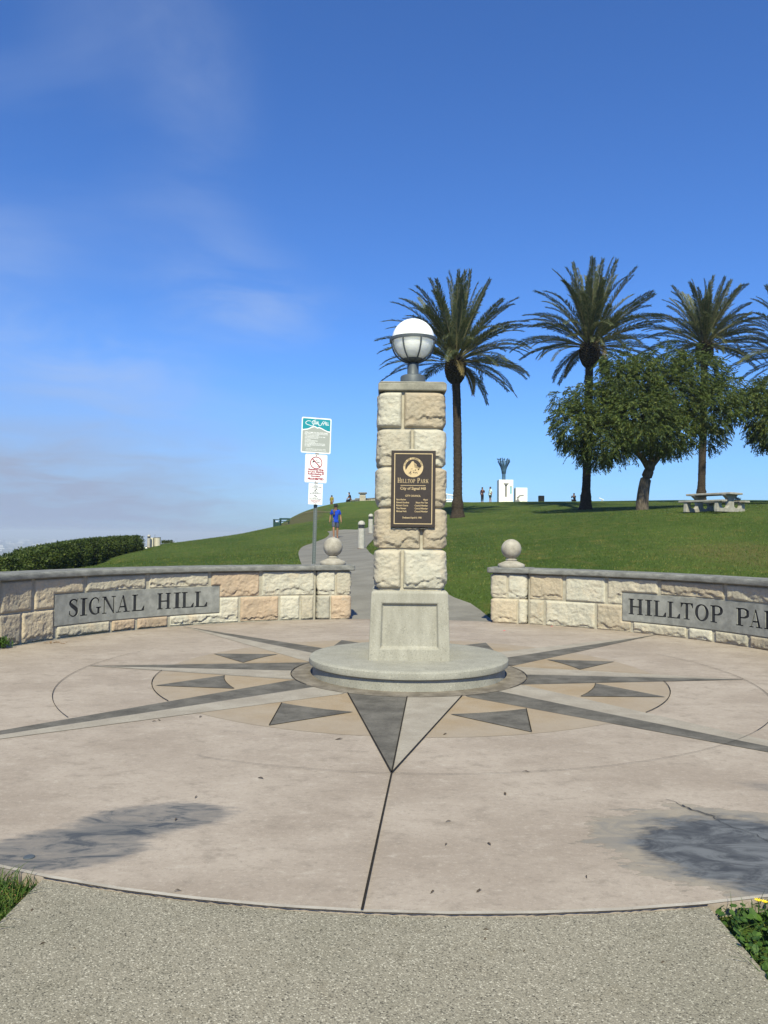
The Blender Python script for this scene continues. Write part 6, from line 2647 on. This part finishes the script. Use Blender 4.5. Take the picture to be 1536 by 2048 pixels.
for (px0, px1, py, d, hgt, lab, mat) in ((323, 345, 1089, 53.5, .20, 'low dark shrub row right of the cream litter bin', 'hedge_leaf'),
                                         (1461, 1479, 1003, 61, .33, 'bare grey-green shrub on the crest behind the picnic table', 'hedge_leaf')):
    a, b_ = at(px0, py, d), at(px1, py, d)
    cx, cz_ = (a[0] + b_[0]) / 2, ground((a[0] + b_[0]) / 2, d)
    e2 = empty('low_shrub', (cx, d, cz_))
    tag(e2, lab, 'shrub')
    hw_ = (b_[0] - a[0]) / 2
    V, Q = [], []
    leafy_mass(V, Q, lambda rg: (np.array([rg.uniform(-1, 1) * hw_, rg.normal(0, .15), 0]) + np.array([0, 0, rg.random() * hgt * (1 if hgt > .3 else 1)]), np.array([0, -.3, .8])), 420, .09, rg)
    np_mesh('foliage', np.array(V), np.array(Q), M[mat], e2)
    mb = MB()
    for q in range(14):
        x = rg.uniform(-hw_, hw_)
        mb.tube([(x, 0, -.1), (x + rg.normal(0, .1), rg.normal(0, .1), hgt * rg.uniform(.8, 1.25))], [.012, .005], 4)
    mb.build('stems', M['bark'], e2)

# ------------------------------------------------------------------ grass
rg = np.random.default_rng(12)


def blades(name, X, Y, Zb, hmin, hmax, wid, mat, lean=.35, segs=1, label=None):
    n = len(X)
    a = rg.uniform(0, 2 * np.pi, n)
    h = rg.uniform(hmin, hmax, n)
    w = wid * rg.uniform(.7, 1.3, n)
    lx, ly = rg.normal(.05, lean, n) * h, rg.normal(0, lean, n) * h
    cx, sx = np.cos(a) * w / 2, np.sin(a) * w / 2
    if segs == 1:
        V = np.empty((n, 3, 3))
        V[:, 0] = np.stack([X - cx, Y - sx, Zb], 1)
        V[:, 1] = np.stack([X + cx, Y + sx, Zb], 1)
        V[:, 2] = np.stack([X + lx, Y + ly, Zb + h], 1)
        Fc = np.arange(n * 3).reshape(n, 3)
    else:
        V = np.empty((n, 7, 3))
        for i, (t_, k_) in enumerate(((0, 1), (.4, .9), (.75, .6))):
            bx_, by_ = X + lx * t_ ** 2, Y + ly * t_ ** 2
            z = Zb + h * t_ * (1 - .25 * t_ * np.hypot(lx, ly) / h)
            V[:, 2 * i] = np.stack([bx_ - cx * k_, by_ - sx * k_, z], 1)
            V[:, 2 * i + 1] = np.stack([bx_ + cx * k_, by_ + sx * k_, z], 1)
        V[:, 6] = np.stack([X + lx * 1.1, Y + ly * 1.1, Zb + h * (1 - .25 * np.hypot(lx, ly) / h)], 1)
        base = (np.arange(n) * 7)[:, None]
        F3 = np.concatenate([base + np.array(f_) for f_ in ((0, 1, 3), (0, 3, 2), (2, 3, 5), (2, 5, 4), (4, 5, 6))])
        Fc = F3
    o = np_mesh(name, V.reshape(-1, 3), Fc, mat)
    tag(o, label, kind='stuff')
    return o


# lawn blades where the photograph looks: thinner with distance
N = 330000
Yd = 12.5 + (66 - 12.5) * rg.random(N) ** 1.25
Xd = rg.uniform(-.60, .62, N) * Yd
pth = np.array([(v[0], v[1]) for v in pl_left] + [(v[0], v[1]) for v in reversed(pl_right)])


def inside(px, py, poly):
    r = np.zeros(len(px), bool)
    j = len(poly) - 1
    for i in range(len(poly)):
        xi, yi, xj, yj = poly[i][0], poly[i][1], poly[j][0], poly[j][1]
        c = ((yi > py) != (yj > py)) & (px < (xj - xi) * (py - yi) / (yj - yi + 1e-12) + xi)
        r ^= c
        j = i
    return r


vsn = np.array([v.co[:2] for v in path.data.vertices]).reshape(90, 10, 2)
outline = np.concatenate([vsn[:, 0], vsn[::-1, -1]])
keep = ~inside(Xd, Yd, outline) & (np.hypot(Xd - CX, Yd - CY) > 6.15)
hx_ = np.interp(Yd, ys, xs)
keep &= ~((Xd < hx_ + .15) & (Xd > hx_ - 2.6) & (Yd < 49.5))
bank_d = np.hypot((Xd - BANK[0]) / 2.6, (Yd - BANK[1]) / 9.0)
keep &= ~((bank_d < .9) & (rg.random(N) < .8))
Xd, Yd = Xd[keep], Yd[keep]
blades('grass', Xd, Yd, terrain(Xd, Yd) - .01, 0.025, .062, .020, M['blade'], .5, 1, 'short mown grass over the park lawn')

# rough grass beside the walk, front left
n = 15000
X = rg.uniform(-2.9, -1.50, n)
Y = rg.uniform(2.2, 4.2, n)
ok = (np.hypot(X - CX, Y - CY) > 5.53) & (X < -1.505 + .02 * (Y - 3) - np.abs(rg.normal(0, .02, n)))
X, Y = X[ok], Y[ok]
blades('grass_tufts', X, Y, np.full(len(X), -.05), .05, .115, .0065, M['blade_near'], .55, 3, 'tufts of long green grass at the front left corner')
n = 800
X = rg.uniform(-2.0, -1.52, n)
Y = rg.uniform(2.6, 3.6, n)
ok = (np.hypot(X - CX, Y - CY) > 5.51)
X, Y = X[ok], Y[ok]
blades('dry_thatch', X, Y, np.full(len(X), -.05), .03, .07, .006, M['litter_tan'], 1.2, 3, 'dry straw thatch under the front left grass')

# clover and weeds, front right
n = 5200
X = rg.uniform(1.33, 2.9, n)
Y = rg.uniform(2.0, 3.9, n)
ok = (np.hypot(X - CX, Y - CY) > 5.53) & (X > 1.362 + np.abs(rg.normal(0, .015, n)))
X, Y = X[ok], Y[ok]
V, Fq = [], []
b = 0
for x, y in zip(X, Y):
    z = -.045 + rg.uniform(.01, .075)
    r = rg.uniform(.008, .017)
    tx, ty = rg.normal(0, .45, 2)
    a0 = rg.uniform(0, 6.28)
    for q in range(6):
        a = a0 + q * 1.0472
        V.append((x + r * math.cos(a), y + r * math.sin(a) * 1.0, z + r * (math.cos(a) * tx + math.sin(a) * ty)))
    Fq.append(tuple(range(b, b + 6)))
    b += 6
me = bpy.data.meshes.new('clover')
me.from_pydata(V, [], Fq)
me.materials.append(M['weed_leaf'])
o = link('clover', me)
tag(o, 'low clover and weeds at the front right corner', kind='stuff')
pick = rg.random(len(X)) < .55
blades('weed_grass', X[pick], Y[pick], np.full(pick.sum(), -.05), .04, .13, .005, M['blade_near'], .6, 3, 'thin grass blades among the clover at the front right')

# mallow plant with big lobed leaves
fo = (1.60, 2.93, -.05)
e = empty('mallow_plant', fo)
tag(e, 'broad-leaved mallow weed beside the walkway at the right edge', 'plant')
for (x, y, z, r, tx, ty) in ((-.03, -.02, .085, .062, .25, -.25), (.05, .06, .10, .055, -.2, .1), (-.055, .085, .07, .040, .3, .2), (.10, -.05, .075, .06, -.3, -.2), (.01, .15, .06, .035, .1, .3)):
    pts = []
    for q in range(28):
        a = 2 * math.pi * q / 28
        rr = r * (1 + .14 * math.cos(a * 7)) * (1 - .55 * math.exp(-((a - math.pi) / .28) ** 2))
        px_, py_ = rr * math.cos(a), rr * math.sin(a)
        pts.append((x + px_, y + py_, z + px_ * tx + py_ * ty + .02 * abs(math.sin(a * 3.5)) * r / .06))
    vs = [(x, y, z - .006)] + pts
    MB().add(vs, [(0, 1 + q, 1 + (q + 1) % 28) for q in range(28)]).build('leaf', M['mallow_leaf'], e)
    MB().tube([(.02, .03, -.02), (x * .6, y * .6, z * .6), (x, y, z - .004)], .0028, 5).build('stalk', M['weed_leaf'], e)
for (px, py, lab) in ((1516, 1803, 'yellow wildflower at the right edge of the plaza, the left one'), (1529, 1806, 'yellow wildflower at the right edge of the plaza, the right one')):
    dd = 3.23
    q = at(px, py, dd)
    fo = (q[0], dd, -.05)
    e = empty('yellow_flower', fo)
    tag(e, lab, 'flower', 'yellow wildflowers')
    zz = q[2] + .05
    MB().tube([(0, 0, 0), (.004, .004, zz)], .0018, 5).build('stem', M['weed_leaf'], e)
    for i in range(9):
        a = 2 * math.pi * i / 9
        MB().add([(.003 * math.cos(a), .003 * math.sin(a), zz), (.010 * math.cos(a - .3), .010 * math.sin(a - .3), zz + .006), (.018 * math.cos(a), .018 * math.sin(a), zz + .009),
                  (.010 * math.cos(a + .3), .010 * math.sin(a + .3), zz + .006)], [(0, 1, 2, 3)]).build('petal', M['flower_yellow'], e)
    MB().ball((.003, .003, zz + .003), .005, 8, 6).build('flower_head', M['flower_yellow'], e)

# weed at the foot of the left wall
q = at(6, 1292, 10.15)
fo = (q[0], 10.15, 0.0)
e = empty('wall_weed', fo)
tag(e, 'small bushy green weed at the foot of the left wall', 'plant')
V, Q = [], []
leafy_mass(V, Q, lambda rg: (rg.normal(size=3) * np.array([.05, .05, .035]) + np.array([0, 0, .07]), np.array([0, -.2, .8])), 260, .035, np.random.default_rng(2))
np_mesh('foliage', np.array(V), np.array(Q), M['weed_leaf'], e)
mb = MB()
for i in range(7):
    a = i * .9
    mb.tube([(0, 0, 0), (.05 * math.cos(a), .05 * math.sin(a), .09)], .003, 4)
mb.build('stems', M['weed_leaf'], e)


# ------------------------------------------------------------------ small litter on the paving
def flat(px, py, z=0.0):
    a, b = at(px, py, 1.0), at(px, py, 2.0)
    t_ = (z - a[2]) / (b[2] - a[2])
    return (a[0] + (b[0] - a[0]) * t_, 1.0 + t_, z)


def leaf_mesh(seed, L):
    rg = random.Random(seed)
    pts = [(-L, 0, .001), (-.4 * L, .30 * L, .006), (.3 * L, .26 * L, .010), (L, .05 * L, .004), (.4 * L, -.24 * L, .008), (-.4 * L, -.28 * L, .003)]
    pts = [(x * rg.uniform(.85, 1.1), y * rg.uniform(.6, 1.2), z) for x, y, z in pts]
    return MB().add(pts + [(0, 0, .012)], [(6, i, (i + 1) % 6) for i in range(6)])


leaf0 = [leaf_mesh(i, .026).build('dry_leaf', M['dry_leaf'], fix=False) for i in range(3)]
places = [(318, 1441), (308, 1443.5), (401, 1434), (678, 1479), (521, 1557), (1010, 1588), (890, 1469), (1052, 1544), (978, 1689), (897, 1644), (892, 1690), (1173, 1755), (865, 1785), (958, 1783),
          (355, 1783), (86, 1890), (149, 1900), (64, 1822), (972, 1862), (1048, 1905), (970, 1880), (1325, 1928), (392, 1595), (352, 1640)]
for i, (px, py) in enumerate(places):
    o = leaf0[i] if i < 3 else leaf0[i % 3].copy()
    if i >= 3:
        COL.objects.link(o)
    o.location = flat(px, py, -.009 if py > 1815 else .001)
    o.rotation_euler = (0, 0, random.uniform(0, 6.28))
    s = random.uniform(.55, 1.0) * (.8 if py > 1600 else 1.3)
    o.scale = (s, s, 1)
    tag(o, 'small dark dry leaf scrap lying on the paving', 'leaf', 'dry leaf scraps on the paving')
cv = MB().lathe([(.026, 0), (.026, .004), (.022, .006)], 20).build('metal_disc', M['lamp_metal'])
cv.location = flat(58, 1715, 0.0)
tag(cv, 'small round dark metal disc set in the paving, left stain', 'disc')
for i, (px, py, lab) in enumerate(((1009, 1262, 'pink petal on the paving in front of the right pier'), (1104, 1253, 'pink petal at the foot of the right wall'))):
    o = leaf_mesh(20 + i, .030).build('pink_petal', M['pink_petal'], fix=False)
    o.location = flat(px, py, .003)
    tag(o, lab, 'petal', 'pink petals on the paving')
q = flat(112, 1285.5, 0.0)
mb = MB()
rg = random.Random(3)
for i in range(26):
    x, y, a = rg.gauss(0, .07), rg.gauss(0, .05), rg.uniform(0, 6.28)
    L = rg.uniform(.012, .03)
    c_, s_ = math.cos(a) * L, math.sin(a) * L
    mb.add([(x - c_, y - s_, .004), (x + s_ * .3, y - c_ * .3, .012), (x + c_, y + s_, .006), (x - s_ * .3, y + c_ * .3, .010)], [(0, 1, 2, 3)])
o = mb.build('leaf_litter', M['litter_tan'], fix=False)
o.location = q
tag(o, 'small patch of brown leaf litter under the carved panel', kind='stuff')
